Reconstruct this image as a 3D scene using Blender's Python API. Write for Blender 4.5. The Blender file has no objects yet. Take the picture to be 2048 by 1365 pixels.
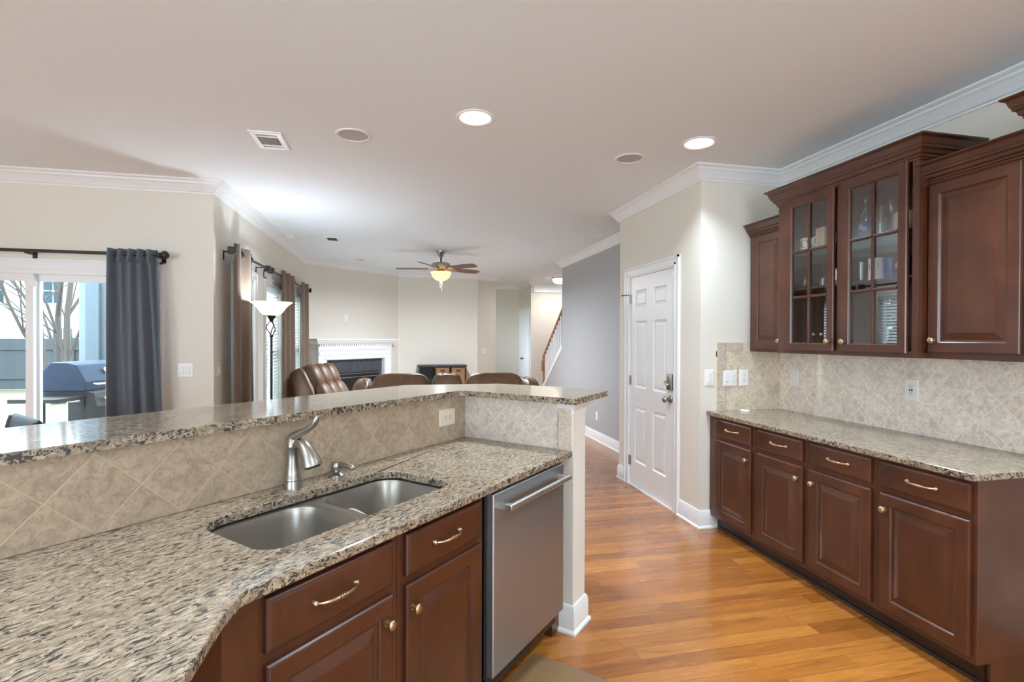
import bpy, bmesh, math, random
from mathutils import Vector, Matrix, geometry
random.seed(7)
SC = bpy.context.scene
COL = SC.collection
PI = math.pi
R2 = math.sqrt(0.5)

# ------------------------------------------------------------------ camera
cam = bpy.data.cameras.new('camera')
cam.sensor_fit = 'HORIZONTAL'
cam.sensor_width = 36.0
cam.lens = 1011.14 / 2048 * 36.0
cam.clip_start = 0.02
cam.clip_end = 200
co = bpy.data.objects.new('camera', cam)
COL.objects.link(co)
_r = Vector((0.97620059, -0.21684132, 0.00349993))
_u = Vector((-0.00211554, 0.00661616, 0.99997588))
_f = Vector((0.21685925, 0.97618444, -0.00599996))
co.matrix_world = Matrix(((_r.x, _u.x, -_f.x, 0), (_r.y, _u.y, -_f.y, 0), (_r.z, _u.z, -_f.z, 1.44), (0, 0, 0, 1)))
SC.camera = co

# ------------------------------------------------------------------ world, sun, exposure
SC.view_settings.view_transform = 'Standard'
SC.view_settings.look = 'None'
SC.view_settings.gamma = 1.0
SC.view_settings.use_curve_mapping = False
SC.view_settings.exposure = 0.70
world = bpy.data.worlds.new('world')
SC.world = world
world.use_nodes = True
_bg = world.node_tree.nodes['Background']
_bg.inputs[0].default_value = (0.69, 0.87, 1.0, 1)
_bg.inputs[1].default_value = 9.0
sun = bpy.data.lights.new('sun', 'SUN')
sun.energy = 4.0
sun.angle = math.radians(1.0)
sun.color = (1.0, 0.93, 0.82)
so = bpy.data.objects.new('sun', sun)
COL.objects.link(so)
so.rotation_euler = Vector((0.40, -0.52, -0.74)).to_track_quat('-Z', 'Y').to_euler()
CAN_W = 15.0      # watts of each recessed can
FAN_W = 110.0
LAMP_W = 22.0
HALL_W = 11.0
SC.cycles.max_bounces = 10
SC.cycles.diffuse_bounces = 6
SC.cycles.glossy_bounces = 5
SC.cycles.transparent_max_bounces = 24
SC.cycles.sample_clamp_indirect = 6.0
SC.cycles.caustics_reflective = False
SC.cycles.caustics_refractive = False


def area_lamp(name, loc, watts, size, color=(1, 0.95, 0.88), down=True, parent=None, spread=PI):
    l = bpy.data.lights.new(name, 'AREA')
    l.shape = 'DISK'
    l.size = size
    l.energy = watts
    l.color = color
    l.spread = spread
    o = bpy.data.objects.new(name, l)
    COL.objects.link(o)
    o.location = loc
    if not down:
        o.rotation_euler = (PI, 0, 0)
    if parent:
        o.parent = parent
    return o


# ------------------------------------------------------------------ node helpers
class NT:
    def __init__(s, name):
        s.m = bpy.data.materials.new(name)
        s.m.use_nodes = True
        s.t = s.m.node_tree
        s.b = s.t.nodes['Principled BSDF']

    def n(s, typ, **kw):
        x = s.t.nodes.new(typ)
        for k, v in kw.items():
            setattr(x, k, v)
        return x

    def l(s, a, b):
        s.t.links.new(a, b)

    def math(s, op, a, b=None, c=None, clamp=False):
        x = s.n('ShaderNodeMath', operation=op, use_clamp=clamp)
        for i, v in enumerate((a, b, c)):
            if v is None:
                continue
            if isinstance(v, (int, float)):
                x.inputs[i].default_value = v
            else:
                s.l(v, x.inputs[i])
        return x.outputs[0]

    def coord(s, kind='Object'):
        return s.n('ShaderNodeTexCoord').outputs[kind]

    def mapping(s, vec, scale=(1, 1, 1), rot=(0, 0, 0), loc=(0, 0, 0)):
        m = s.n('ShaderNodeMapping')
        m.inputs['Scale'].default_value = scale
        m.inputs['Rotation'].default_value = rot
        m.inputs['Location'].default_value = loc
        s.l(vec, m.inputs['Vector'])
        return m.outputs[0]

    def noise(s, vec, scale, detail=4, rough=0.55, dist=0.0, out='Fac'):
        x = s.n('ShaderNodeTexNoise')
        x.inputs['Scale'].default_value = scale
        x.inputs['Detail'].default_value = detail
        x.inputs['Roughness'].default_value = rough
        x.inputs['Distortion'].default_value = dist
        if vec is not None:
            s.l(vec, x.inputs['Vector'])
        return x.outputs[out]

    def ramp(s, fac, stops):
        x = s.n('ShaderNodeValToRGB')
        e = x.color_ramp.elements
        while len(e) < len(stops):
            e.new(0.5)
        for i, (p, c) in enumerate(stops):
            e[i].position = p
            e[i].color = (*c, 1) if len(c) == 3 else c
        s.l(fac, x.inputs[0])
        return x.outputs[0]

    def mix(s, fac, a, b, mode='MIX'):
        x = s.n('ShaderNodeMix', data_type='RGBA', blend_type=mode)
        for i, v in ((0, fac), (6, a), (7, b)):
            if isinstance(v, (int, float)):
                x.inputs[i].default_value = v
            elif isinstance(v, tuple):
                x.inputs[i].default_value = (*v, 1) if len(v) == 3 else v
            else:
                s.l(v, x.inputs[i])
        return x.outputs[2]

    def bump(s, h, strength=0.2, dist=0.01):
        x = s.n('ShaderNodeBump')
        x.inputs['Strength'].default_value = strength
        x.inputs['Distance'].default_value = dist
        s.l(h, x.inputs['Height'])
        s.l(x.outputs[0], s.b.inputs['Normal'])

    def base(s, v):
        if isinstance(v, tuple):
            s.b.inputs['Base Color'].default_value = (*v, 1)
        else:
            s.l(v, s.b.inputs['Base Color'])

    def set(s, **kw):
        for k, v in kw.items():
            i = s.b.inputs[k.replace('_', ' ')]
            if hasattr(v, 'is_output'):
                s.l(v, i)
            else:
                i.default_value = v


def plain(name, col, rough=0.5, metal=0.0, nscale=0, nstr=0.0, var=0.06, **kw):
    t = NT(name)
    c = t.coord()
    nz = t.noise(c, nscale or 30.0, 3)
    dark = tuple(x * (1 - var) for x in col)
    lite = tuple(min(1, x * (1 + var)) for x in col)
    t.base(t.mix(nz, dark, lite))
    t.set(Roughness=rough, Metallic=metal, **kw)
    if nstr:
        t.bump(nz, nstr, 0.002)
    return t.m


def glassy(name, tint=(1, 1, 1), rough=0.0, ior=1.5, extra=0.0):
    """thin pane: transparent, with a mirror layer by fresnel"""
    t = NT(name)
    t.t.nodes.remove(t.b)
    out = [x for x in t.t.nodes if x.type == 'OUTPUT_MATERIAL'][0]
    g = t.n('ShaderNodeNewGeometry')
    dt = t.n('ShaderNodeVectorMath', operation='DOT_PRODUCT')
    t.l(g.outputs['Incoming'], dt.inputs[0])
    t.l(g.outputs['Normal'], dt.inputs[1])
    cs_ = t.math('SUBTRACT', 1.0, t.math('ABSOLUTE', dt.outputs['Value']), clamp=True)
    r0 = ((ior - 1) / (ior + 1)) ** 2
    fre = t.math('MULTIPLY_ADD', t.math('POWER', cs_, 5.0), 1 - r0, r0)
    tr = t.n('ShaderNodeBsdfTransparent')
    tr.inputs[0].default_value = (*tint, 1)
    gl = t.n('ShaderNodeBsdfGlossy')
    gl.inputs['Roughness'].default_value = rough
    mx = t.n('ShaderNodeMixShader')
    f = t.math('ADD', fre, extra, clamp=True)
    t.l(f, mx.inputs[0])
    t.l(tr.outputs[0], mx.inputs[1])
    t.l(gl.outputs[0], mx.inputs[2])
    t.l(mx.outputs[0], out.inputs['Surface'])
    return t.m


def emis(name, col, strength, base=(0.9, 0.9, 0.9)):
    t = NT(name)
    t.base(base)
    t.set(Roughness=0.4)
    t.b.inputs['Emission Color'].default_value = (*col, 1)
    t.b.inputs['Emission Strength'].default_value = strength
    return t.m


M = {}
M['wall'] = plain('cream_wall_paint', (0.735, 0.695, 0.62), 0.75, nscale=140, nstr=0.03, var=0.012)
M['wall_hall'] = plain('hall_wall_paint', (0.72, 0.68, 0.62), 0.75, nscale=140, nstr=0.03, var=0.012)
M['ceil'] = plain('ceiling_paint', (0.81, 0.86, 0.905), 0.9, nscale=160, nstr=0.03, var=0.01)  # cool tint put in to cancel the orange bounce off the floor
M['grey'] = plain('grey_wall_paint', (0.40, 0.405, 0.415), 0.7, nscale=140, nstr=0.03, var=0.015)
M['trim'] = plain('white_trim_paint', (0.80, 0.805, 0.815), 0.35, var=0.01)
M['door'] = plain('white_door_paint', (0.82, 0.83, 0.845), 0.38, var=0.01)
M['plastic'] = plain('white_plastic', (0.83, 0.82, 0.79), 0.3, var=0.01)
M['plate_almond'] = plain('almond_plastic', (0.72, 0.62, 0.52), 0.3, var=0.01)
M['slot'] = plain('dark_slot', (0.03, 0.028, 0.025), 0.6)
M['black'] = plain('black_metal', (0.018, 0.018, 0.02), 0.4)
M['blackgloss'] = plain('black_gloss', (0.012, 0.013, 0.016), 0.18)
M['bronze'] = plain('dark_bronze', (0.035, 0.028, 0.024), 0.4, 0.6)
M['brass'] = plain('antique_brass', (0.52, 0.38, 0.24), 0.30, 1.0, nscale=200, var=0.12)
M['nickel'] = plain('satin_nickel', (0.40, 0.37, 0.335), 0.32, 1.0, nscale=200, var=0.05)
M['barsteel'] = plain('satin_bar_steel', (0.66, 0.65, 0.63), 0.34, 1.0, var=0.03)
M['chrome'] = plain('chrome', (0.62, 0.60, 0.57), 0.12, 1.0, var=0.02)
M['ceramic'] = plain('white_ceramic', (0.86, 0.84, 0.80), 0.15, var=0.01)
M['cream'] = plain('cream_ceramic', (0.80, 0.68, 0.48), 0.25, var=0.03)
M['tan'] = plain('tan_label', (0.62, 0.42, 0.24), 0.5)
M['navy'] = plain('navy_ceramic', (0.03, 0.045, 0.14), 0.2)
M['blue'] = plain('blue_glaze', (0.05, 0.12, 0.36), 0.25)
M['pink'] = plain('pink_print', (0.75, 0.30, 0.28), 0.4)
M['gold'] = plain('gold_metal', (0.75, 0.55, 0.22), 0.3, 1.0)
M['cabglass'] = glassy('cabinet_glass', (0.86, 0.87, 0.87), 0.0, 1.5, 0.09)
M['winglass'] = glassy('window_glass', (0.95, 0.98, 0.99), 0.0, 1.45)
M['drinkglass'] = glassy('drinking_glass', (0.90, 0.93, 0.93), 0.03, 1.5, 0.06)
M['jarglass'] = glassy('greenish_glass', (0.80, 0.88, 0.84), 0.03, 1.5, 0.08)
M['blind'] = None
M['lampglow'] = emis('torchiere_shade_glass', (1.0, 0.97, 0.92), 0.9)
M['canglow'] = emis('recessed_lens', (1.0, 0.98, 0.95), 5.0)
M['hallglow'] = emis('hall_light_glass', (1.0, 0.98, 0.93), 2.2)
M['fanbowl'] = emis('amber_glass_bowl', (1.0, 0.66, 0.30), 0.75, (0.85, 0.66, 0.38))
M['speaker'] = plain('speaker_grille', (0.50, 0.50, 0.51), 0.8, nscale=900, nstr=0.4, var=0.15)
M['rubber'] = plain('dark_rubber', (0.03, 0.03, 0.032), 0.7)
M['basket'] = plain('woven_basket', (0.26, 0.12, 0.05), 0.7, nscale=90, nstr=0.6, var=0.5)
M['espresso'] = plain('espresso_wood', (0.022, 0.016, 0.015), 0.35, var=0.2)
M['oak'] = plain('stained_oak_rail', (0.30, 0.135, 0.045), 0.35, nscale=20, var=0.25)
M['blade'] = plain('walnut_blade', (0.16, 0.065, 0.028), 0.35, nscale=25, var=0.25)
M['slate'] = plain('dark_slate_surround', (0.055, 0.062, 0.075), 0.25, nscale=14, var=0.45)
M['firebox'] = plain('black_firebox', (0.010, 0.010, 0.011), 0.35)
M['tread'] = plain('stair_carpet', (0.45, 0.40, 0.33), 0.95, nscale=200, nstr=0.4)
M['post'] = plain('blue_grey_siding_post', (0.05, 0.07, 0.085), 0.6, var=0.04)
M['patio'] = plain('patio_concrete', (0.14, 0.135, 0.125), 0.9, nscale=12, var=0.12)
M['grillblue'] = plain('grill_lid_enamel', (0.006, 0.018, 0.040), 0.6, Specular_IOR_Level=0.15)
M['grilldark'] = plain('grill_dark_steel', (0.008, 0.010, 0.012), 0.5, Specular_IOR_Level=0.2)
M['sling'] = plain('blue_grey_sling', (0.09, 0.11, 0.145), 0.6, nscale=300, nstr=0.2)


def mat_granite():
    t = NT('speckled_granite')
    c = t.coord()
    geo = t.n('ShaderNodeNewGeometry')
    sep = t.n('ShaderNodeSeparateXYZ')
    t.l(geo.outputs['Normal'], sep.inputs[0])
    top = t.math('GREATER_THAN', t.math('ABSOLUTE', sep.outputs[2]), 0.6)
    warp = t.noise(c, 22, 2, 0.5, out='Color')
    wv = t.n('ShaderNodeVectorMath', operation='MULTIPLY_ADD')
    t.l(warp, wv.inputs[0])
    wv.inputs[1].default_value = (0.03, 0.03, 0.03)
    t.l(c, wv.inputs[2])
    cw = wv.outputs[0]
    # long grain on the polished top (bedding runs along the slab)
    st = t.mapping(cw, (38, 125, 60))
    n1 = t.noise(st, 1.0, 3, 0.6, 0.9)
    st2 = t.mapping(cw, (65, 190, 90), loc=(3, 7, 1))
    n2 = t.noise(st2, 1.0, 2, 0.5, 0.5)
    big = t.noise(c, 6, 3)
    # cross-cut, coarser grain on the edges
    e1 = t.noise(t.mapping(cw, (62, 62, 70)), 1.0, 3, 0.62, 1.4)
    e2 = t.noise(t.mapping(cw, (130, 130, 140), loc=(4, 1, 9)), 1.0, 2, 0.5, 0.5)
    a = t.n('ShaderNodeMix')
    t.l(top, a.inputs[0]); t.l(e1, a.inputs[2]); t.l(n1, a.inputs[3])
    b = t.n('ShaderNodeMix')
    t.l(top, b.inputs[0]); t.l(e2, b.inputs[2]); t.l(n2, b.inputs[3])
    av = t.math('ADD', a.outputs[0], t.math('MULTIPLY', t.math('SUBTRACT', big, 0.5), 0.18))
    basec = t.ramp(t.noise(st2, 0.55, 3, 0.6), [(0.28, (0.19, 0.135, 0.085)), (0.5, (0.37, 0.288, 0.20)), (0.72, (0.55, 0.455, 0.345))])
    av = t.math('SUBTRACT', av, t.math('MULTIPLY', t.math('SUBTRACT', 1.0, top), 0.03))
    dark = t.ramp(av, [(0.0, (1, 1, 1)), (0.395, (1, 1, 1)), (0.455, (0, 0, 0)), (1, (0, 0, 0))])
    grey = t.ramp(b.outputs[0], [(0.0, (1, 1, 1)), (0.42, (1, 1, 1)), (0.50, (0, 0, 0)), (1, (0, 0, 0))])
    c1 = t.mix(t.math('MULTIPLY', grey, 0.6), basec, (0.19, 0.15, 0.12))
    c2 = t.mix(dark, c1, (0.045, 0.04, 0.04))
    t.base(c2)
    t.set(Roughness=0.10, IOR=1.55)
    return t.m


M['granite'] = mat_granite()


def mat_tile(name, ua, va, u0, v0, tint=(0.62, 0.54, 0.46)):
    """diagonal stone tile; ua, va = axis index of the wall's two directions, u0, v0 = one grout crossing"""
    t = NT(name)
    c = t.coord()
    sp = t.n('ShaderNodeSeparateXYZ')
    t.l(c, sp.inputs[0])
    u = t.math('SUBTRACT', sp.outputs[ua], u0)
    v = t.math('SUBTRACT', sp.outputs[va], v0)
    P = 0.157
    a = t.math('DIVIDE', t.math('MULTIPLY', t.math('ADD', u, v), R2), P)
    b = t.math('DIVIDE', t.math('MULTIPLY', t.math('SUBTRACT', u, v), R2), P)
    g = []
    ids = []
    for q in (a, b):
        rr = t.math('ROUND', q)
        g.append(t.math('ABSOLUTE', t.math('SUBTRACT', q, rr)))
        ids.append(t.math('FLOOR', q))
    d = t.math('MINIMUM', g[0], g[1])
    grout = t.ramp(d, [(0.0, (1, 1, 1)), (0.007, (1, 1, 1)), (0.014, (0, 0, 0)), (1, (0, 0, 0))])
    wn = t.n('ShaderNodeTexWhiteNoise', noise_dimensions='2D')
    cb = t.n('ShaderNodeCombineXYZ')
    t.l(ids[0], cb.inputs[0]); t.l(ids[1], cb.inputs[1])
    t.l(cb.outputs[0], wn.inputs['Vector'])
    off = t.n('ShaderNodeVectorMath', operation='MULTIPLY_ADD')
    t.l(wn.outputs['Color'], off.inputs[0])
    off.inputs[1].default_value = (7, 7, 7)
    t.l(c, off.inputs[2])
    n1 = t.noise(off.outputs[0], 15, 6, 0.65, 1.6)
    n2 = t.noise(off.outputs[0], 36, 4, 0.62, 2.6)
    dk = tuple(x * 0.72 for x in tint)
    lt = tuple(min(1, x * 1.2) for x in tint)
    bc = t.ramp(n1, [(0.3, dk), (0.5, tint), (0.7, lt)])
    sw = t.ramp(n2, [(0.40, (1, 1, 1)), (0.48, (0, 0, 0)), (1, (0, 0, 0))])
    bc = t.mix(t.math('MULTIPLY', sw, 0.38), bc, tuple(x * 0.5 for x in tint))
    vv = t.math('MULTIPLY_ADD', wn.outputs['Value'], 0.14, 0.93)
    hs = t.n('ShaderNodeHueSaturation')
    t.l(bc, hs.inputs['Color']); t.l(vv, hs.inputs['Value'])
    t.base(t.mix(grout, hs.outputs[0], tuple(min(1, x * 1.22) for x in tint)))
    t.set(Roughness=0.42)
    h = t.math('SUBTRACT', t.math('MULTIPLY', n1, 0.15), grout)
    t.bump(h, 0.35, 0.003)
    return t.m


def mat_cabinet():
    t = NT('cherry_stained_cabinet_wood')
    c = t.coord()
    g = t.noise(t.mapping(c, (30, 30, 3.5)), 1.0, 5, 0.6, 0.4)
    m = t.noise(c, 5, 3, 0.5)
    col = t.ramp(m, [(0.25, (0.054, 0.0150, 0.0060)), (0.55, (0.082, 0.0235, 0.0095)), (0.8, (0.120, 0.037, 0.0150))])
    gr = t.ramp(g, [(0.3, (0.78, 0.78, 0.78)), (0.6, (1, 1, 1))])
    t.base(t.mix(0.8, col, gr, 'MULTIPLY'))
    t.set(Roughness=0.34, Coat_Weight=0.3, Coat_Roughness=0.22)
    t.bump(g, 0.03, 0.002)
    return t.m


M['cab'] = mat_cabinet()
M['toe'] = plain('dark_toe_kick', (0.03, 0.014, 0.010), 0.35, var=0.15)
M['cabin_in'] = plain('dark_cabinet_interior', (0.10, 0.055, 0.038), 0.5, var=0.1)


def mat_floor():
    t = NT('oak_plank_floor')
    c = t.coord()
    sp = t.n('ShaderNodeSeparateXYZ')
    t.l(c, sp.inputs[0])
    W = 0.083
    row = t.math('DIVIDE', sp.outputs[1], W)
    ri = t.math('FLOOR', row)
    rf = t.math('FRACT', row)
    wn = t.n('ShaderNodeTexWhiteNoise', noise_dimensions='1D')
    t.l(ri, wn.inputs['W'])
    xs = t.math('ADD', t.math('DIVIDE', sp.outputs[0], 0.95), t.math('MULTIPLY', wn.outputs['Value'], 13.7))
    ci = t.math('FLOOR', xs)
    cf = t.math('FRACT', xs)
    w2 = t.n('ShaderNodeTexWhiteNoise', noise_dimensions='2D')
    cb = t.n('ShaderNodeCombineXYZ')
    t.l(ri, cb.inputs[0]); t.l(ci, cb.inputs[1])
    t.l(cb.outputs[0], w2.inputs['Vector'])
    off = t.n('ShaderNodeVectorMath', operation='MULTIPLY_ADD')
    t.l(w2.outputs['Color'], off.inputs[0])
    off.inputs[1].default_value = (30, 30, 30)
    t.l(t.mapping(c, (1.6, 15, 1)), off.inputs[2])
    g = t.noise(off.outputs[0], 1.3, 5, 0.6, 1.3)
    fine = t.noise(t.mapping(c, (8, 260, 1)), 1.0, 3, 0.6)
    col = t.ramp(w2.outputs['Value'], [(0.0, (0.29, 0.094, 0.015)), (0.5, (0.39, 0.133, 0.023)), (1.0, (0.48, 0.180, 0.034))])
    gr = t.ramp(g, [(0.30, (0.60, 0.52, 0.45)), (0.46, (0.92, 0.9, 0.88)), (0.62, (1.08, 1.06, 1.0))])
    col = t.mix(0.85, col, gr, 'MULTIPLY')
    fr = t.ramp(fine, [(0.3, (0.86, 0.84, 0.82)), (0.6, (1, 1, 1))])
    col = t.mix(0.6, col, fr, 'MULTIPLY')
    e1 = t.math('MINIMUM', rf, t.math('SUBTRACT', 1.0, rf))
    e2 = t.math('MULTIPLY', t.math('MINIMUM', cf, t.math('SUBTRACT', 1.0, cf)), 11.4)
    e = t.math('MINIMUM', e1, e2)
    seam = t.ramp(e, [(0.0, (1, 1, 1)), (0.012, (1, 1, 1)), (0.022, (0, 0, 0)), (1, (0, 0, 0))])
    t.base(t.mix(t.math('MULTIPLY', seam, 0.55), col, (0.10, 0.03, 0.008)))
    t.set(Roughness=t.math('MULTIPLY_ADD', g, 0.12, 0.20), Coat_Weight=0.6, Coat_Roughness=0.16)
    t.bump(t.math('SUBTRACT', t.math('MULTIPLY', g, 0.4), t.math('MULTIPLY', seam, 0.7)), 0.12, 0.003)
    return t.m


M['floor'] = mat_floor()


def mat_steel(name, axis, col=(0.40, 0.415, 0.435), rough=0.38, fine=0.004, wav=0.12):
    t = NT(name)
    c = t.coord()
    s = [260, 260, 260]
    s[axis] = 3
    n = t.noise(t.mapping(c, tuple(s)), 1.0, 3, 0.6)
    sm = t.noise(c, 3, 3)
    t.base(t.mix(sm, tuple(x * 0.93 for x in col), tuple(x * 1.05 for x in col)))
    t.set(Metallic=0.85, Roughness=t.math('MULTIPLY_ADD', n, 0.14, rough - 0.07))
    w = [7, 7, 7]
    w[axis] = 0.35
    lo_ = t.noise(t.mapping(c, tuple(w)), 1.0, 3, 0.5, 0.6)
    t.bump(t.math('ADD', t.math('MULTIPLY', n, fine), t.math('MULTIPLY', lo_, wav)), 0.5, 0.01)
    return t.m


M['steel'] = mat_steel('brushed_stainless_door', 2)
M['steelsink'] = mat_steel('brushed_stainless_sink', 0, (0.37, 0.34, 0.30), 0.32, 0.002, 0.02)


def mat_leather():
    t = NT('brown_leather')
    c = t.coord()
    n = t.noise(c, 5, 4, 0.6)
    f = t.noise(c, 130, 3)
    t.base(t.ramp(n, [(0.3, (0.085, 0.040, 0.017)), (0.55, (0.15, 0.074, 0.032)), (0.8, (0.22, 0.115, 0.055))]))
    t.set(Roughness=0.46)
    t.bump(f, 0.08, 0.002)
    return t.m


M['leather'] = mat_leather()


def mat_cloth(name, col, trans=0.0):
    t = NT(name)
    c = t.coord()
    w = t.noise(c, 420, 2)
    t.base(t.mix(w, tuple(x * 0.86 for x in col), tuple(x * 1.1 for x in col)))
    t.set(Roughness=0.85)
    t.b.inputs['Sheen Weight'].default_value = 0.25
    t.bump(w, 0.1, 0.001)
    if trans:
        out = [x for x in t.t.nodes if x.type == 'OUTPUT_MATERIAL'][0]
        tl = t.n('ShaderNodeBsdfTranslucent')
        tl.inputs[0].default_value = (*[min(1, x * 2.2) for x in col], 1)
        mx = t.n('ShaderNodeMixShader')
        mx.inputs[0].default_value = trans
        t.l(t.b.outputs[0], mx.inputs[1]); t.l(tl.outputs[0], mx.inputs[2])
        t.l(mx.outputs[0], out.inputs['Surface'])
    return t.m


M['blind'] = mat_cloth('white_blind_slats', (0.88, 0.88, 0.88), 0.62)
M['curtain_grey'] = mat_cloth('slate_grey_curtain', (0.115, 0.135, 0.165))
M['curtain_brown'] = mat_cloth('brown_curtain', (0.19, 0.128, 0.090), 0.22)
M['matmat'] = plain('brown_kitchen_mat', (0.27, 0.155, 0.070), 0.42, nscale=60, nstr=0.15, var=0.08)


def mat_lawn():
    t = NT('winter_lawn')
    c = t.coord()
    n = t.noise(c, 1.2, 4)
    f = t.noise(c, 60, 3)
    t.base(t.mix(0.5, t.ramp(n, [(0.3, (0.066, 0.060, 0.024)), (0.7, (0.09, 0.08, 0.04))]), t.ramp(f, [(0.3, (0.062, 0.056, 0.026)), (0.7, (0.092, 0.082, 0.045))])))
    t.set(Roughness=0.95)
    return t.m


M['lawn'] = mat_lawn()


def mat_boards(name, col, axis, pitch, seam=0.35):
    t = NT(name)
    c = t.coord()
    sp = t.n('ShaderNodeSeparateXYZ')
    t.l(c, sp.inputs[0])
    q = t.math('DIVIDE', sp.outputs[axis], pitch)
    f = t.math('FRACT', q)
    wn = t.n('ShaderNodeTexWhiteNoise', noise_dimensions='1D')
    t.l(t.math('FLOOR', q), wn.inputs['W'])
    base = t.mix(wn.outputs['Value'], tuple(x * 0.8 for x in col), tuple(min(1, x * 1.15) for x in col))
    ln = t.ramp(f, [(0.0, (1, 1, 1)), (0.10, (0, 0, 0)), (1, (0, 0, 0))])
    n = t.noise(c, 8, 4)
    base = t.mix(0.35, base, t.ramp(n, [(0.3, tuple(x * 0.6 for x in col)), (0.7, col)]))
    t.base(t.mix(t.math('MULTIPLY', ln, seam), base, tuple(x * 0.35 for x in col)))
    t.set(Roughness=0.85)
    return t.m


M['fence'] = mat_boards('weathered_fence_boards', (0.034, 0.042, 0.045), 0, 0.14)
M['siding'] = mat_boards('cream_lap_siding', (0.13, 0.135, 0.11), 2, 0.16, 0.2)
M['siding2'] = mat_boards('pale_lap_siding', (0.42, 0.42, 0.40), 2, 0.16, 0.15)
M['roof'] = plain('grey_shingle_roof', (0.10, 0.105, 0.11), 0.9, nscale=30, var=0.3)
M['bark'] = plain('pale_grey_bark', (0.055, 0.043, 0.035), 0.9, nscale=18, nstr=0.4, var=0.4)
M['winblue'] = plain('house_window_glass', (0.03, 0.065, 0.08), 0.1)


# ------------------------------------------------------------------ mesh helpers
class MB:
    def __init__(s, f=None):
        s.v = []
        s.f = []
        s.map = f

    def add(s, p):
        s.v.append(tuple(s.map(*p)) if s.map else tuple(p))
        return len(s.v) - 1

    def face(s, *pts):
        s.f.append([s.add(p) for p in pts])

    def box(s, x0, x1, y0, y1, z0, z1):
        i = [s.add(p) for p in ((x0, y0, z0), (x1, y0, z0), (x1, y1, z0), (x0, y1, z0), (x0, y0, z1), (x1, y0, z1), (x1, y1, z1), (x0, y1, z1))]
        for q in ((0, 3, 2, 1), (4, 5, 6, 7), (0, 1, 5, 4), (1, 2, 6, 5), (2, 3, 7, 6), (3, 0, 4, 7)):
            s.f.append([i[k] for k in q])
        return s

    def prism(s, poly, z0, z1, hole=None):
        loops = [poly] + ([hole] if hole else [])
        idx = [[[s.add((p[0], p[1], z)) for p in lp] for lp in loops] for z in (z0, z1)]
        tri = geometry.tessellate_polygon([[Vector((p[0], p[1], 0)) for p in lp] for lp in loops])
        for k in (0, 1):
            flat = [i for lp in idx[k] for i in lp]
            for tr in tri:
                s.f.append([flat[i] for i in tr])
        for li, lp in enumerate(loops):
            n = len(lp)
            for i in range(n):
                j = (i + 1) % n
                s.f.append([idx[0][li][i], idx[0][li][j], idx[1][li][j], idx[1][li][i]])
        return s

    def rings(s, loops, cap0=True, cap1=True, closed=True):
        idx = [[s.add(p) for p in lp] for lp in loops]
        n = len(loops[0])
        for a, b in zip(idx, idx[1:]):
            for i in range(n if closed else n - 1):
                j = (i + 1) % n
                s.f.append([a[i], a[j], b[j], b[i]])
        if cap0:
            s.f.append(list(reversed(idx[0])))
        if cap1:
            s.f.append(list(idx[-1]))
        return s

    def lathe(s, prof, base, axis=(0, 0, 1), n=24, cap=True):
        ax = Vector(axis).normalized()
        e1 = ax.orthogonal().normalized()
        e2 = ax.cross(e1)
        b = Vector(base)
        loops = []
        for r, h in prof:
            r = max(r, 1e-4)
            loops.append([tuple(b + ax * h + (e1 * math.cos(2 * PI * k / n) + e2 * math.sin(2 * PI * k / n)) * r) for k in range(n)])
        s.rings(loops, cap, cap)
        return s

    def tube(s, path, rad, n=10, cap=True):
        P = [Vector(p) for p in path]
        m = len(P)
        rr = rad if isinstance(rad, (list, tuple)) else [rad] * m
        loops = []
        prev = None
        for i in range(m):
            tg = (P[min(i + 1, m - 1)] - P[max(i - 1, 0)]).normalized()
            if prev is None:
                e1 = tg.orthogonal().normalized()
            else:
                e1 = (prev - tg * prev.dot(tg))
                e1 = e1.normalized() if e1.length > 1e-6 else tg.orthogonal().normalized()
            prev = e1
            e2 = tg.cross(e1)
            loops.append([tuple(P[i] + (e1 * math.cos(2 * PI * k / n) + e2 * math.sin(2 * PI * k / n)) * rr[i]) for k in range(n)])
        s.rings(loops, cap, cap)
        return s

    def ellipsoid(s, c, r, e=1.0, nu=28, nv=16, rot=None, lump=0.0, seed=0):
        """superellipsoid: e<1 boxier"""
        rnd = random.Random(seed)
        ph = [rnd.uniform(0, 6.28) for _ in range(4)]

        def pw(v, q):
            return math.copysign(abs(v) ** q, v)
        loops = []
        for j in range(nv + 1):
            la = -PI / 2 + PI * j / nv
            lp = []
            for i in range(nu):
                lo = 2 * PI * i / nu
                x = r[0] * pw(math.cos(la), e) * pw(math.cos(lo), e)
                y = r[1] * pw(math.cos(la), e) * pw(math.sin(lo), e)
                z = r[2] * pw(math.sin(la), e)
                if lump:
                    k = 1 + lump * (math.sin(3 * lo + ph[0]) * math.cos(la) + 0.7 * math.sin(5 * lo + 4 * la + ph[1]))
                    x *= k; y *= k; z *= k
                p = Vector((x, y, z))
                if rot is not None:
                    p = rot @ p
                lp.append((p.x + c[0], p.y + c[1], p.z + c[2]))
            loops.append(lp)
        s.rings(loops, False, False)
        return s


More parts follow.
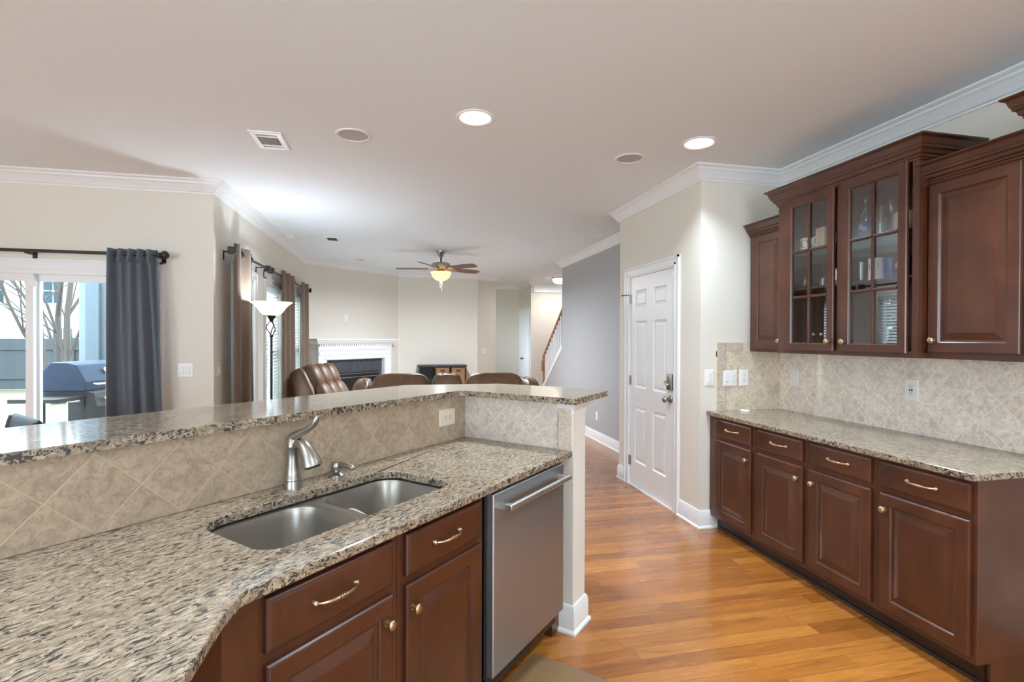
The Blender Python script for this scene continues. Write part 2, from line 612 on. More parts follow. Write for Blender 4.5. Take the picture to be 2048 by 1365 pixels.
def obj(name, mb, mat, parent=None, smooth=None, bevel=0.0, org=None):
    o0 = Vector(org) if org is not None else Vector((0, 0, 0))
    me = bpy.data.meshes.new(name)
    me.from_pydata([tuple(Vector(v) - o0) for v in mb.v], [], mb.f)
    bm = bmesh.new()
    bm.from_mesh(me)
    bmesh.ops.remove_doubles(bm, verts=bm.verts, dist=1e-6)
    bmesh.ops.recalc_face_normals(bm, faces=bm.faces)
    bm.to_mesh(me)
    bm.free()
    me.materials.append(mat)
    if smooth:
        for p in me.polygons:
            p.use_smooth = True
        me.set_sharp_from_angle(angle=math.radians(smooth))
    o = bpy.data.objects.new(name, me)
    COL.objects.link(o)
    if parent:
        o.parent = parent
    elif org is not None:
        o.location = org
    if bevel:
        b = o.modifiers.new('bevel', 'BEVEL')
        b.width = bevel
        b.segments = 2
        b.limit_method = 'ANGLE'
        b.angle_limit = math.radians(40)
    return o


ORG = {}


def tag(o, label, cat, group=None, kind=None):
    o['label'] = label
    o['category'] = cat
    if group:
        o['group'] = group
    if kind:
        o['kind'] = kind
    return o


def thing(name, label, cat, org=(0, 0, 0), diag=False, group=None, kind=None, rot=None):
    """Empty at the base; parts are given in frame coordinates (diag = the 45 degree s,t frame), org too"""
    e = bpy.data.objects.new(name, None)
    e.empty_display_size = 0.1
    COL.objects.link(e)
    if diag:
        e.location = W(*org)
        e.rotation_euler = (0, 0, PI / 4)
    else:
        e.location = org
    if rot is not None:
        e.rotation_euler = (0, 0, rot)
    ORG[e.name] = org if rot is None else (0, 0, 0)
    return tag(e, label, cat, group, kind)


def part(name, mb, mat, parent, smooth=None, bevel=0.0, label=None):
    org = ORG.get(parent.name, (0, 0, 0))
    o = obj(name, mb, mat, parent, smooth, bevel, org=org)
    ORG[o.name] = org
    if label:
        o['label'] = label
    return o


def W(s, t, z=0.0):
    return Vector(((s - t) * R2, (s + t) * R2, z))


def struct(name, mb, mat, label, cat, smooth=None, bevel=0.0, parent=None):
    o = obj(name, mb, mat, parent, smooth, bevel)
    if not parent:
        tag(o, label, cat, kind='structure')
    return o


def dup(root, loc=None, rotz=None, label=None, group=None):
    r = root.copy()
    COL.objects.link(r)
    if loc is not None:
        r.location = loc
    if rotz is not None:
        r.rotation_euler = (0, 0, rotz)
    if label:
        r['label'] = label
    if group:
        r['group'] = group
    for ch in list(root.children):
        c = ch.copy()
        COL.objects.link(c)
        c.parent = r
        for g in ch.children:
            d = g.copy()
            COL.objects.link(d)
            d.parent = c
    return r


def sweep(path, prof, left=True):
    """profile (out, z) along a plan polyline, mitred; one MB per straight run"""
    n = len(path)
    P = [Vector((p[0], p[1])) for p in path]
    nm = []
    for i in range(n - 1):
        d = (P[i + 1] - P[i]).normalized()
        q = Vector((-d.y, d.x))
        nm.append(q if left else -q)
    mit = []
    for i in range(n):
        if i == 0:
            mit.append(nm[0])
        elif i == n - 1:
            mit.append(nm[-1])
        else:
            a, b = nm[i - 1], nm[i]
            mit.append((a + b) / (1 + a.dot(b)))
    out = []
    for i in range(n - 1):
        mb = MB()
        loops = []
        for k in (i, i + 1):
            loops.append([(P[k].x + mit[k].x * o, P[k].y + mit[k].y * o, z) for o, z in prof])
        mb.rings(loops)
        out.append(mb)
    return out


def wall_panel(mb, u0, u1, z0, z1, holes, f, th):
    """wall slab between u0..u1, z0..z1 with rectangular holes; f(u, w, z), w = 0 room face, th = back"""
    us = sorted({u0, u1, *[h[0] for h in holes], *[h[1] for h in holes]})
    zs = sorted({z0, z1, *[h[2] for h in holes], *[h[3] for h in holes]})
    for a, b in zip(us, us[1:]):
        for c, d in zip(zs, zs[1:]):
            if any(h[0] <= a and b <= h[1] and h[2] <= c and d <= h[3] for h in holes):
                continue
            for w in (0, th):
                mb.face(f(a, w, c), f(b, w, c), f(b, w, d), f(a, w, d))
    for a, b, c, d in list(holes) + [(u0, u1, z0, z1)]:
        mb.face(f(a, 0, c), f(b, 0, c), f(b, th, c), f(a, th, c))
        mb.face(f(a, 0, d), f(b, 0, d), f(b, th, d), f(a, th, d))
        mb.face(f(a, 0, c), f(a, 0, d), f(a, th, d), f(a, th, c))
        mb.face(f(b, 0, c), f(b, 0, d), f(b, th, d), f(b, th, c))
    return mb


def rect_rings(mb, f, u0, u1, v0, v1, prof, cap0=True, cap1=True):
    """nested rectangles (inset, w) -> profile of a panel; f(u, v, w)"""
    loops = []
    for ins, w in prof:
        loops.append([f(u0 + ins, v0 + ins, w), f(u1 - ins, v0 + ins, w), f(u1 - ins, v1 - ins, w), f(u0 + ins, v1 - ins, w)])
    mb.rings(loops, cap0, cap1)
    return mb


DOOR_P = [(0, 0), (0, 0.013), (0.004, 0.017), (0.008, 0.019), (0.052, 0.019), (0.056, 0.0165), (0.060, 0.011), (0.066, 0.0095), (0.070, 0.0105), (0.098, 0.0175), (0.101, 0.018)]
DRAW_P = [(0, 0), (0, 0.013), (0.004, 0.016), (0.010, 0.0185), (0.013, 0.019)]


def knob_mb(p, ax):
    return MB().lathe([(0.0105, 0), (0.0105, 0.003), (0.006, 0.005), (0.0055, 0.012), (0.009, 0.015), (0.0155, 0.018), (0.0165, 0.022), (0.014, 0.027), (0.008, 0.030), (0.0, 0.0305)], p, ax, 20)


def pull_mb(p, ax, al, half=0.064):
    """arched bar pull: p centre on the face, ax outward, al along"""
    p, ax, al = Vector(p), Vector(ax), Vector(al)
    mb = MB()
    pts, rad = [], []
    for i in range(25):
        q = -1 + 2 * i / 24
        h = 0.006 + 0.023 * (1 - abs(q) ** 3.2)
        pts.append(tuple(p + al * half * q + ax * h))
        r = 0.0036 + 0.0022 * (1 - abs(q)) ** 0.8
        rad.append(r)
    mb.tube(pts, rad, 10)
    for q in (-0.13, 0.0, 0.13):
        c = p + al * half * q + ax * 0.029
        mb.lathe([(0.005, -0.0025), (0.0078, -0.0012), (0.0078, 0.0012), (0.005, 0.0025)], c, al, 12)
    for q in (-1, 1):
        mb.lathe([(0.0085, 0), (0.0085, 0.003), (0.006, 0.006), (0.007, 0.009), (0.003, 0.013), (0, 0.0135)], p + al * half * q, ax, 14)
    return mb


# ------------------------------------------------------------------ the room
H = 2.742
DW = 2.225      # door wall x
RW = 2.93       # kitchen right wall x
GX = 2.71       # grey wall x
WX = -1.53      # window wall x
SY = 4.70       # sliding door wall y
PLAN = [(-5.14, -3.34), (6.1, -3.34), (6.1, 12.5), (-0.1, 12.5), (-0.1, 10.37), (WX - 0.14, 8.80), (WX - 0.14, SY + 0.14), (-5.14, SY + 0.14)]
fl = MB().prism(PLAN, -0.12, 0.0)
struct('floor', fl, M['floor'], 'orange brown oak plank floor', 'floor')
struct('floor_added_carpet', MB().prism([(WX + 0.001, 4.75), (1.45, 4.75), (1.45, 10.24), (0.0, 10.24), (WX + 0.001, 8.70)], 0, 0.012), plain('beige_bounce_carpet', (0.60, 0.57, 0.52), 0.95, nscale=300, nstr=0.4), 'unseen beige carpet added to cut the orange floor bounce', 'carpet')  # hidden from view, added to make the bounced light less orange
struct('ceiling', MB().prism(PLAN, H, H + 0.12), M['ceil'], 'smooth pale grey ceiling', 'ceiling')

fx = lambda X, s: (lambda u, w, z: (X + s * w, u, z))
fy = lambda Y, s: (lambda u, w, z: (u, Y + s * w, z))
struct('wall_right', wall_panel(MB(), -3.2, 3.43, 0, H, [], fx(RW, 1), 0.12), M['wall'], 'cream wall behind the right run of cabinets', 'wall')
struct('wall_pantry', MB().box(DW, RW + 0.12, 3.43, 3.55, 0, H), M['wall'], 'cream wall stub left of the wall cabinets', 'wall')
D0, D1, DT = 3.805, 4.625, 2.04
struct('wall_door', wall_panel(MB(), 3.55, 4.87, 0, H, [(D0, D1, 0, DT)], fx(DW, 1), 0.12), M['wall'], 'cream wall around the white door', 'wall')
struct('wall_closet', MB().box(DW + 0.12, GX + 0.12, 4.75, 4.87, 0, H), M['wall'], 'cream return wall beyond the white door', 'wall')
gw = MB()
poly = [(4.87, 0), (9.62, 0.0), (9.62, 0.300), (8.26, 1.252), (8.26, H), (4.87, H)]
gw.rings([[(GX + w, p[0], p[1]) for p in poly] for w in (0, 0.12)])
struct('wall_grey', gw, M['grey'], 'grey accent wall under and beside the stairs', 'wall')
W1, W2, W3 = (5.24, 5.91), (6.39, 7.10), (7.52, 8.42)
WZ0, WZ1 = 0.45, 2.05
struct('wall_windows', wall_panel(MB(), SY + 0.001, 8.74, 0, H, [(a, b, WZ0, WZ1) for a, b in (W1, W2, W3)], fx(WX, -1), 0.14), M['wall'], 'cream wall with the three blind-covered windows', 'wall')
SX0, SX1, SZ = -3.83, -1.99, 1.965
struct('wall_patio', wall_panel(MB(), -5.0, WX - 0.002, 0, H, [(SX0, SX1, 0, SZ)], fy(SY, 1), 0.14), M['wall'], 'cream wall around the sliding patio door', 'wall')
fp = MB(W)
fp.box(5.085, 7.22, 7.253, 7.40, 0, H)
struct('wall_fireplace', fp, M['wall'], 'cream diagonal wall above the fireplace', 'wall')
struct('wall_back', MB().box(-0.03, 1.56, 10.25, 10.37, 0, H), M['wall'], 'cream back wall behind the black console', 'wall')
# diagonal pillar between back wall and hall
pl = MB()
pl.prism([(1.53, 10.25), (1.50, 10.30), (1.53, 10.37), (1.93, 10.80), (2.02, 10.72)], 0, H)
struct('wall_pillar', pl, M['wall_hall'], 'narrow pale diagonal wall end with a switch plate', 'wall')
struct('wall_hall', MB().box(1.2, 2.9, 12.25, 12.37, 0, H), M['wall'], 'cream hall wall seen beside the pillar', 'wall')
struct('wall_hall_left', wall_panel(MB(), 10.37, 12.37, 0, H, [(10.8, 11.6, 1.0, 2.1)], fx(1.20, -1), 0.12), M['wall'], 'cream wall at the left end of the hall, hidden behind the pillar, with an opening added to lighten the hall', 'wall')  # unseen wall; its opening is added to brighten the hall
struct('wall_foyer_side', MB().box(2.9, 3.02, 11.2, 12.4, 0, H), M['wall'], 'cream hall side wall with a white door', 'wall')
struct('wall_foyer', MB().box(2.9, 6.0, 11.09, 11.21, 0, H), M['wall_hall'], 'bright foyer wall behind the stair railing', 'wall')
struct('wall_foyer_right', MB().box(5.9, 6.02, 4.7, 11.1, 0, H), M['wall_hall'], 'foyer wall at the far right', 'wall')
struct('wall_stair', MB().box(3.72, 3.84, 4.87, 9.9, 0, H), M['wall_hall'], 'wall beyond the staircase', 'wall')
struct('wall_left', wall_panel(MB(), -3.2, SY, 0, H, [(-3.0, -0.7, 0.3, 2.5)], fx(-5.0, -1), 0.14), M['wall'], 'breakfast area wall with a wide opening added for fill light, out of view', 'wall')  # unseen opening, added to light the right side of the kitchen
struct('wall_rear', wall_panel(MB(), -5.0, RW, 0, H, [(-3.7, -2.4, 0.6, 2.2), (0.2, 1.9, 0.8, 2.4)], fy(-3.2, -1), 0.14), M['wall'], 'kitchen wall behind the viewer with two openings added for fill light', 'wall')  # both openings are unseen, added to let in fill light

CROWN = [(0, H), (0, H - 0.107), (0.010, H - 0.107), (0.012, H - 0.096), (0.022, H - 0.090), (0.032, H - 0.072), (0.052, H - 0.044), (0.066, H - 0.032), (0.068, H - 0.022), (0.078, H - 0.018), (0.090, H - 0.010), (0.090, H)]
path = [(-5.0, SY), (WX, SY), (WX, 8.735), (-0.03, 10.25), (1.525, 10.25), (2.01, 10.735), (1.9, 10.85)]
names = ['patio wall', 'window wall', 'fireplace wall', 'back wall', 'pillar', 'pillar end']
k = 1
for mb, nm in zip(sweep(path, CROWN, left=False), names):
    struct('trim_%d' % k, mb, M['trim'], 'white crown moulding along the top of the ' + nm, 'crown moulding'); k += 1
path = [(RW, -3.2), (RW, 3.43), (DW, 3.43), (DW, 4.87), (GX, 4.87), (GX, 8.26), (GX + 0.12, 8.26)]
names = ['right cabinet wall', 'wall stub beside the cabinets', 'white door wall', 'closet return', 'grey wall', 'grey wall end']
for mb, nm in zip(sweep(path, CROWN, left=True), names):
    struct('trim_%d' % k, mb, M['trim'], 'white crown moulding along the top of the ' + nm, 'crown moulding'); k += 1
path = [(1.9, 12.25), (2.9, 12.25), (2.9, 11.09), (5.9, 11.09)]
names = ['hall wall', 'hall side wall', 'foyer wall']
for mb, nm in zip(sweep(path, CROWN, left=False), names):
    struct('trim_%d' % k, mb, M['trim'], 'white crown moulding along the top of the ' + nm, 'crown moulding'); k += 1
struct('trim_%d' % k, MB().box(2.96, 5.9, 11.06, 11.09, H - 0.25, H - 0.10).box(2.96, 5.9, 11.05, 11.09, H - 0.265, H - 0.25), M['trim'], 'deep white frieze board under the foyer crown', 'frieze'); k += 1

BASE = [(0, 0), (0.026, 0), (0.026, 0.010), (0.020, 0.018), (0.015, 0.020), (0.015, 0.108), (0.012, 0.114), (0.012, 0.122), (0.006, 0.134), (0, 0.135)]


def baseboard(name, path, left, label, prof=BASE):
    for mb in sweep(path, prof, left):
        struct(name, mb, M['trim'], label, 'baseboard', smooth=30)


baseboard('baseboard_door_right', [(DW + 0.16, 3.43), (DW, 3.43), (DW, 3.72)], True, 'white baseboard at the corner right of the white door')
baseboard('baseboard_door_left', [(DW, 4.705), (DW, 4.87), (GX, 4.87)], True, 'white baseboard left of the white door')
baseboard('baseboard_grey', [(GX, 4.87), (GX, 9.4)], True, 'white baseboard along the grey wall')
baseboard('baseboard_windows', [(WX, SY), (WX, 8.7)], False, 'white baseboard under the windows')
baseboard('baseboard_back', [(0.0, 10.25), (1.5, 10.25)], False, 'white baseboard on the back wall')
baseboard('baseboard_patio', [(SX1 + 0.1, SY), (WX, SY)], False, 'white baseboard right of the patio door')


# casings -------------------------------------------------------------------
def casing(mb, f, u0, u1, z0, z1, w=0.085, bottom=False):
    """stepped casing round an opening; f(u, out, z)"""
    def strip(a0, a1, b0, b1):
        mb.box(a0, a1, 0, 0.014, b0, b1)
    m2 = MB(f)
    for (a0, a1, b0, b1) in ((u0 - w, u0, z0, z1 + w), (u1, u1 + w, z0, z1 + w), (u0, u1, z1, z1 + w)):
        m2.box(a0, a1, 0, 0.012, b0, b1)
    e = 0.018
    for (a0, a1, b0, b1) in ((u0 - w, u0 - w + e, z0, z1 + w), (u1 + w - e, u1 + w, z0, z1 + w), (u0 - w, u1 + w, z1 + w - e, z1 + w)):
        m2.box(a0, a1, 0.011, 0.022, b0, b1)
    for (a0, a1, b0, b1) in ((u0 - 0.03, u0 - 0.012, z0, z1 + 0.03), (u1 + 0.012, u1 + 0.03, z0, z1 + 0.03), (u0 - 0.03, u1 + 0.03, z1 + 0.012, z1 + 0.03)):
        m2.box(a0, a1, 0.011, 0.017, b0, b1)
    return m2


# six panel door ------------------------------------------------------------
dr = thing('door_1', 'white six panel door with a brushed knob and keypad deadbolt', 'door', (DW, (D0 + D1) / 2, 0), kind='structure')
fdoor = lambda u, o, z: (DW - o, u, z)
cas = casing(None, fdoor, D0 - 0.005, D1 + 0.005, 0, DT)
jm = MB().box(DW - 0.001, DW + 0.12, D0 - 0.012, D0 + 0.004, 0, DT).box(DW - 0.001, DW + 0.12, D1 - 0.004, D1 + 0.012, 0, DT).box(DW - 0.001, DW + 0.12, D0, D1, DT - 0.006, DT + 0.01)
jm.box(DW + 0.042, DW + 0.06, D0 + 0.003, D0 + 0.02, 0, DT).box(DW + 0.042, DW + 0.06, D1 - 0.02, D1 - 0.003, 0, DT)
part('casing', cas, M['trim'], dr)
part('jamb', jm, M['trim'], dr)
PU = [(3.935, 4.168), (4.295, 4.525)]
PZ = [(0.250, 0.785), (0.968, 1.607), (1.735, 1.903)]
d0, d1, dz0, dz1 = D0 + 0.008, D1 - 0.008, 0.012, DT - 0.010
XF = DW + 0.003
sl = MB()
us = sorted([d0, d1] + [x for p in PU for x in p])
zs = sorted([dz0, dz1] + [x for p in PZ for x in p])
for a, b in zip(us, us[1:]):
    for c, d in zip(zs, zs[1:]):
        if (a, b) in PU and (c, d) in PZ:
            rect_rings(sl, lambda u, v, w: (XF - w, u, v), a, b, c, d, [(0, 0), (0.008, -0.006), (0.018, -0.009), (0.024, -0.009), (0.040, -0.003), (0.043, -0.0025)], cap0=False)
        else:
            sl.face((XF, a, c), (XF, b, c), (XF, b, d), (XF, a, d))
sl.face((XF + 0.036, d0, dz0), (XF + 0.036, d1, dz0), (XF + 0.036, d1, dz1), (XF + 0.036, d0, dz1))
for (a, b, c, d) in ((d0, d0, dz0, dz1), (d1, d1, dz0, dz1)):
    sl.face((XF, a, c), (XF + 0.036, a, c), (XF + 0.036, a, d), (XF, a, d))
for z in (dz0, dz1):
    sl.face((XF, d0, z), (XF + 0.036, d0, z), (XF + 0.036, d1, z), (XF, d1, z))
part('door_slab', sl, M['door'], dr)
part('threshold', MB().box(DW - 0.012, DW + 0.12, D0, D1, 0, 0.010), M['trim'], dr)
part('knob', MB().lathe([(0.033, 0), (0.033, 0.006), (0.028, 0.012), (0.012, 0.014), (0.011, 0.032), (0.017, 0.036), (0.026, 0.046), (0.028, 0.056), (0.024, 0.066), (0.012, 0.071), (0, 0.072)], (XF, 3.862, 0.928), (-1, 0, 0), 24), M['nickel'], dr, smooth=40, label='satin nickel round door knob')
lk = MB()
lf = lambda u, v, w: (XF - w, u, v)
rect_rings(lk, lf, 3.822, 3.894, 1.005, 1.140, [(0, 0), (0, 0.018), (0.006, 0.026), (0.010, 0.027)])
lk.lathe([(0.018, 0.0), (0.018, 0.010), (0, 0.011)], (XF - 0.026, 3.858, 1.06), (-1, 0, 0), 20)
lo = part('deadbolt', lk, M['nickel'], dr, smooth=40, label='satin nickel deadbolt housing')
tk = MB().tube([(XF - 0.036, 3.845, 1.045), (XF - 0.045, 3.86, 1.06), (XF - 0.048, 3.885, 1.078)], [0.010, 0.011, 0.009], 10)
part('thumb_turn', tk, M['chrome'], lo, smooth=40)
for z in (0.242, 1.029, 1.823):
    part('hinge', MB().box(DW - 0.003, DW + 0.002, D1 - 0.022, D1 + 0.012, z - 0.045, z + 0.045).lathe([(0.006, -0.047), (0.006, 0.047)], (DW - 0.006, D1 - 0.003, z), (0, 0, 1), 10), M['nickel'], dr, smooth=40)
part('door_stop', MB().tube([(DW - 0.004, D1 + 0.0, 1.868), (DW - 0.05, D1 + 0.03, 1.866), (DW - 0.075, D1 + 0.05, 1.862)], [0.004, 0.004, 0.007], 8), M['bronze'], dr, smooth=40)
part('latch', MB().tube([(DW - 0.010, D0 - 0.002, 2.00), (DW - 0.016, D0 + 0.012, 1.99), (DW - 0.010, D0 + 0.006, 1.955)], 0.004, 8), M['trim'], dr, smooth=40)

# windows -------------------------------------------------------------------
fwin = lambda u, o, z: (WX + o, u, z)
BL = ['left', 'middle', 'right']
for i, (a, b) in enumerate((W1, W2, W3)):
    nm = ['behind the nearest brown curtain', 'behind the floor lamp', 'nearest the fireplace'][i]
    w = thing('window_%d' % (i + 1), 'white framed window ' + nm, 'window', (WX, (a + b) / 2, WZ0), kind='structure')
    c = casing(None, fwin, a, b, WZ0, WZ1)
    part('casing', c, M['trim'], w)
    part('sill', MB().box(WX - 0.02, WX + 0.045, a - 0.10, b + 0.10, WZ0 - 0.025, WZ0).box(WX, WX + 0.012, a - 0.085, b + 0.085, WZ0 - 0.10, WZ0 - 0.025), M['trim'], w)
    s = MB()
    for (z0, z1) in ((WZ0, WZ0 + 0.05), ((WZ0 + WZ1) / 2 - 0.02, (WZ0 + WZ1) / 2 + 0.02), (WZ1 - 0.05, WZ1)):
        s.box(WX - 0.11, WX - 0.07, a, b, z0, z1)
    s.box(WX - 0.11, WX - 0.07, a, a + 0.045, WZ0, WZ1).box(WX - 0.11, WX - 0.07, b - 0.045, b, WZ0, WZ1)
    part('sash', s, M['trim'], w)
    part('pane', MB().box(WX - 0.092, WX - 0.088, a + 0.04, b - 0.04, WZ0 + 0.04, WZ1 - 0.04), M['winglass'], w)
    bl = thing('window_blind', 'white horizontal slat blind in the window ' + nm, 'blind', (WX - 0.03, (a + b) / 2, WZ0 + 0.01), group='white blinds in the living room windows')
    part('head_rail', MB().box(WX - 0.055, WX - 0.004, a + 0.004, b - 0.004, WZ1 - 0.055, WZ1 - 0.004), M['blind'], bl)
    sm = MB()
    z = WZ0 + 0.05
    while z < WZ1 - 0.07:
        t = 0.40
        dx, dz = 0.024 * math.cos(t), 0.024 * math.sin(t)
        cx = WX - 0.032
        i0 = [(cx + dx, a + 0.008, z + dz), (cx + dx, b - 0.008, z + dz), (cx - dx, b - 0.008, z - dz), (cx - dx, a + 0.008, z - dz)]
        sm.rings([i0, [(p[0], p[1], p[2] + 0.003) for p in i0]])
        z += 0.043
    part('slats', sm, M['blind'], bl)
    part('bottom_rail', MB().box(WX - 0.056, WX - 0.006, a + 0.006, b - 0.006, WZ0 + 0.012, WZ0 + 0.03), M['blind'], bl)
    for y in (a + 0.12, b - 0.12):
        part('cord', MB().tube([(WX - 0.006, y, WZ0 + 0.02), (WX - 0.006, y, WZ1 - 0.05)], 0.0015, 6), M['blind'], bl)

# sliding patio door --------------------------------------------------------
sd = thing('door_2', 'white sliding glass patio door behind the grey curtain', 'door', ((SX0 + SX1) / 2, SY, 0), kind='structure')
fsl = lambda u, o, z: (u, SY - o, z)
part('casing', casing(None, fsl, SX0, SX1, 0, SZ, 0.085), M['trim'], sd)
fr = MB().box(SX0, SX0 + 0.03, SY, SY + 0.14, 0, SZ).box(SX1 - 0.03, SX1, SY, SY + 0.14, 0, SZ).box(SX0, SX1, SY, SY + 0.14, SZ - 0.03, SZ).box(SX0, SX1, SY - 0.01, SY + 0.14, 0, 0.03)
part('door_frame', fr, M['trim'], sd)


def slide(x0, x1, y, st=0.052):
    m = MB().box(x0, x0 + st, y, y + 0.035, 0.03, SZ - 0.03).box(x1 - st, x1, y, y + 0.035, 0.03, SZ - 0.03)
    m.box(x0 + st, x1 - st, y, y + 0.035, 0.03, 0.12).box(x0 + st, x1 - st, y, y + 0.035, SZ - 0.085, SZ - 0.03)
    p = part('sash', m, M['trim'], sd)
    part('pane', MB().box(x0 + st - 0.005, x1 - st + 0.005, y + 0.014, y + 0.020, 0.115, SZ - 0.08), M['winglass'], p)
    return p


slide(-3.80, -2.826, SY + 0.02)
slide(-2.90, -2.02, SY + 0.075, 0.085)
lt = part('latch', MB().box(-2.865, -2.80, SY + 0.008, SY + 0.02, 1.83, 1.875).tube([(-2.85, SY + 0.005, 1.80), (-2.85, SY - 0.005, 1.79), (-2.855, SY + 0.003, 1.775)], 0.004, 8), M['plastic'], sd)

# white hall door -----------------------------------------------------------
hd = thing('door_3', 'narrow white panelled door in the hall side wall', 'door', (2.9, 11.55, 0), kind='structure')
fh = lambda u, o, z: (2.9 - o, u, z)
part('casing', casing(None, fh, 11.26, 12.05, 0, 2.05), M['trim'], hd)
hs = MB()
rect_rings(hs, lambda u, v, w: (2.9 - w, u, v), 11.26, 12.05, 0.01, 2.05, [(0, -0.002), (0, 0.004)])
for (a, b) in ((11.36, 11.60), (11.70, 11.94)):
    for (c, d) in ((0.25, 0.95), (1.08, 1.9)):
        rect_rings(hs, lambda u, v, w: (2.9 - w, u, v), a, b, c, d, [(0, 0.0045), (0.01, 0.010), (0.03, 0.010), (0.04, 0.006)])
part('door_slab', hs, M['door'], hd)
part('knob', MB().lathe([(0.03, 0), (0.03, 0.006), (0.012, 0.01), (0.012, 0.03), (0.026, 0.045), (0.02, 0.06), (0, 0.062)], (2.895, 11.80, 0.95), (-1, 0, 0), 16), M['bronze'], hd, smooth=40)

# ------------------------------------------------------------------ staircase
stt = thing('staircase', 'carpeted stairs with white balusters and a brown oak handrail', 'staircase', (3.2, 9.5, 0))
stp = MB()
rise, run = 0.187, 0.262
for i in range(14):
    y1 = 9.45 - i * run
    stp.box(GX + 0.13, 3.71, y1 - run, y1 + 0.02, 0.0 if i == 0 else i * rise - 0.02, (i + 1) * rise - 0.001)
part('steps', stp, M['tread'], stt)
nw = MB().box(GX + 0.005, GX + 0.095, 9.46, 9.55, 0, 0.30)
nw.lathe([(0.040, 0.30), (0.032, 0.33), (0.026, 0.36), (0.030, 0.50), (0.024, 0.70), (0.034, 0.74), (0.026, 0.77), (0.03, 0.79)], (GX + 0.05, 9.505, 0), (0, 0, 1), 16)
nw.box(GX + 0.005, GX + 0.095, 9.46, 9.55, 0.79, 1.0)
nw.lathe([(0.03, 1.0), (0.02, 1.015), (0.04, 1.045), (0.042, 1.06), (0.03, 1.09), (0, 1.10)], (GX + 0.05, 9.505, 0), (0, 0, 1), 16)
part('newel_post', nw, M['oak'], stt, smooth=40)


def zst(y):   # stringer top line
    return 1.252 + (8.26 - y) * 0.70


def zhr(y):
    return 1.965 + (8.26 - y) * 0.735


hr = MB()
hr.rings([[(GX + 0.02, y, zhr(y)), (GX + 0.08, y, zhr(y)), (GX + 0.085, y, zhr(y) + 0.04), (GX + 0.05, y, zhr(y) + 0.065), (GX + 0.015, y, zhr(y) + 0.04)] for y in (9.50, 8.26)])
part('handrail', hr, M['oak'], stt)
skt = MB()
skt.rings([[(GX - 0.012, y, zst(y) - 0.012), (GX + 0.125, y, zst(y) - 0.012), (GX + 0.125, y, zst(y) + 0.085), (GX - 0.012, y, zst(y) + 0.085)] for y in (9.60, 8.262)])
part('stringer', skt, M['trim'], stt)
y = 9.40
while y > 8.27:
    part('baluster', MB().box(GX + 0.034, GX + 0.066, y - 0.016, y + 0.016, zst(y) + 0.07, zhr(y) + 0.01), M['trim'], stt)
    y -= 0.105

# ------------------------------------------------------------------ ceiling fittings
def can(x, y, label, r=0.092, light=CAN_W, glow=True):
    c = thing('recessed_light', label, 'recessed light', (x, y, H), group='recessed ceiling lights')
    part('trim_ring', MB().lathe([(r + 0.022, 0.001), (r + 0.022, -0.004), (r + 0.012, -0.009), (r, -0.006), (r - 0.004, 0.0005)], (x, y, H), (0, 0, 1), 36, cap=False), M['trim'], c, smooth=40)
    part('lens', MB().lathe([(r, -0.0005), (r, -0.004), (0.0, -0.0045)], (x, y, H), (0, 0, 1), 36), M['canglow'], c)
    area_lamp('can_lamp', (0, 0, -0.012), light, 2 * r, (0.72, 0.885, 1.0), parent=c, spread=2.05)
    return c


can(0.432, 2.970, 'lit round recessed light nearest the middle of the ceiling')
can(1.940, 3.020, 'lit round recessed light over the aisle by the wall cabinets', light=CAN_W * 0.65)
# extra cans added out of view as fill light
for i, (x, y) in enumerate(((0.43, 0.0), (2.0, 1.25), (-1.6, 0.6), (-3.2, 1.6), (0.43, -1.9), (1.94, -1.9), (-1.6, -1.9))):
    can(x, y, 'unseen recessed ceiling light added for fill', light=CAN_W)


def disc(name, x, y, r, label, cat, grp=None, inner=True):
    c = thing(name, label, cat, (x, y, H), group=grp)
    part('trim_ring', MB().lathe([(r, 0.001), (r, -0.004), (r - 0.006, -0.008), (r - 0.018, -0.006), (r - 0.020, 0.0)], (x, y, H), (0, 0, 1), 36, cap=False), M['trim'], c, smooth=40)
    part('grille', MB().lathe([(r - 0.019, 0.0), (r - 0.019, -0.002), (0, -0.003)], (x, y, H), (0, 0, 1), 36), M['speaker'], c, smooth=30, label='grey perforated grille')
    return c


disc('ceiling_speaker', -0.293, 3.403, 0.112, 'round grey ceiling speaker beside the vent', 'speaker', 'ceiling speakers')
disc('ceiling_speaker', 1.618, 3.390, 0.106, 'round grey ceiling speaker near the door wall corner', 'speaker', 'ceiling speakers')
disc('ceiling_speaker', -0.628, 8.83, 0.085, 'small round ceiling speaker above the fireplace', 'speaker', 'ceiling speakers')
disc('ceiling_speaker', 0.152, 9.63, 0.098, 'small round ceiling speaker left of the fan near the back wall', 'speaker', 'ceiling speakers')


def flatcan(x, y, label):
    c = thing('recessed_light', label, 'recessed light', (x, y, H), group='small recessed living room lights')
    part('trim_ring', MB().lathe([(0.075, 0.001), (0.075, -0.004), (0.066, -0.009), (0.05, -0.006), (0.05, 0)], (x, y, H), (0, 0, 1), 28, cap=False), M['trim'], c, smooth=40)
    part('lens', MB().lathe([(0.052, 0.0), (0.052, -0.003), (0, -0.004)], (x, y, H), (0, 0, 1), 28), M['plastic'], c)


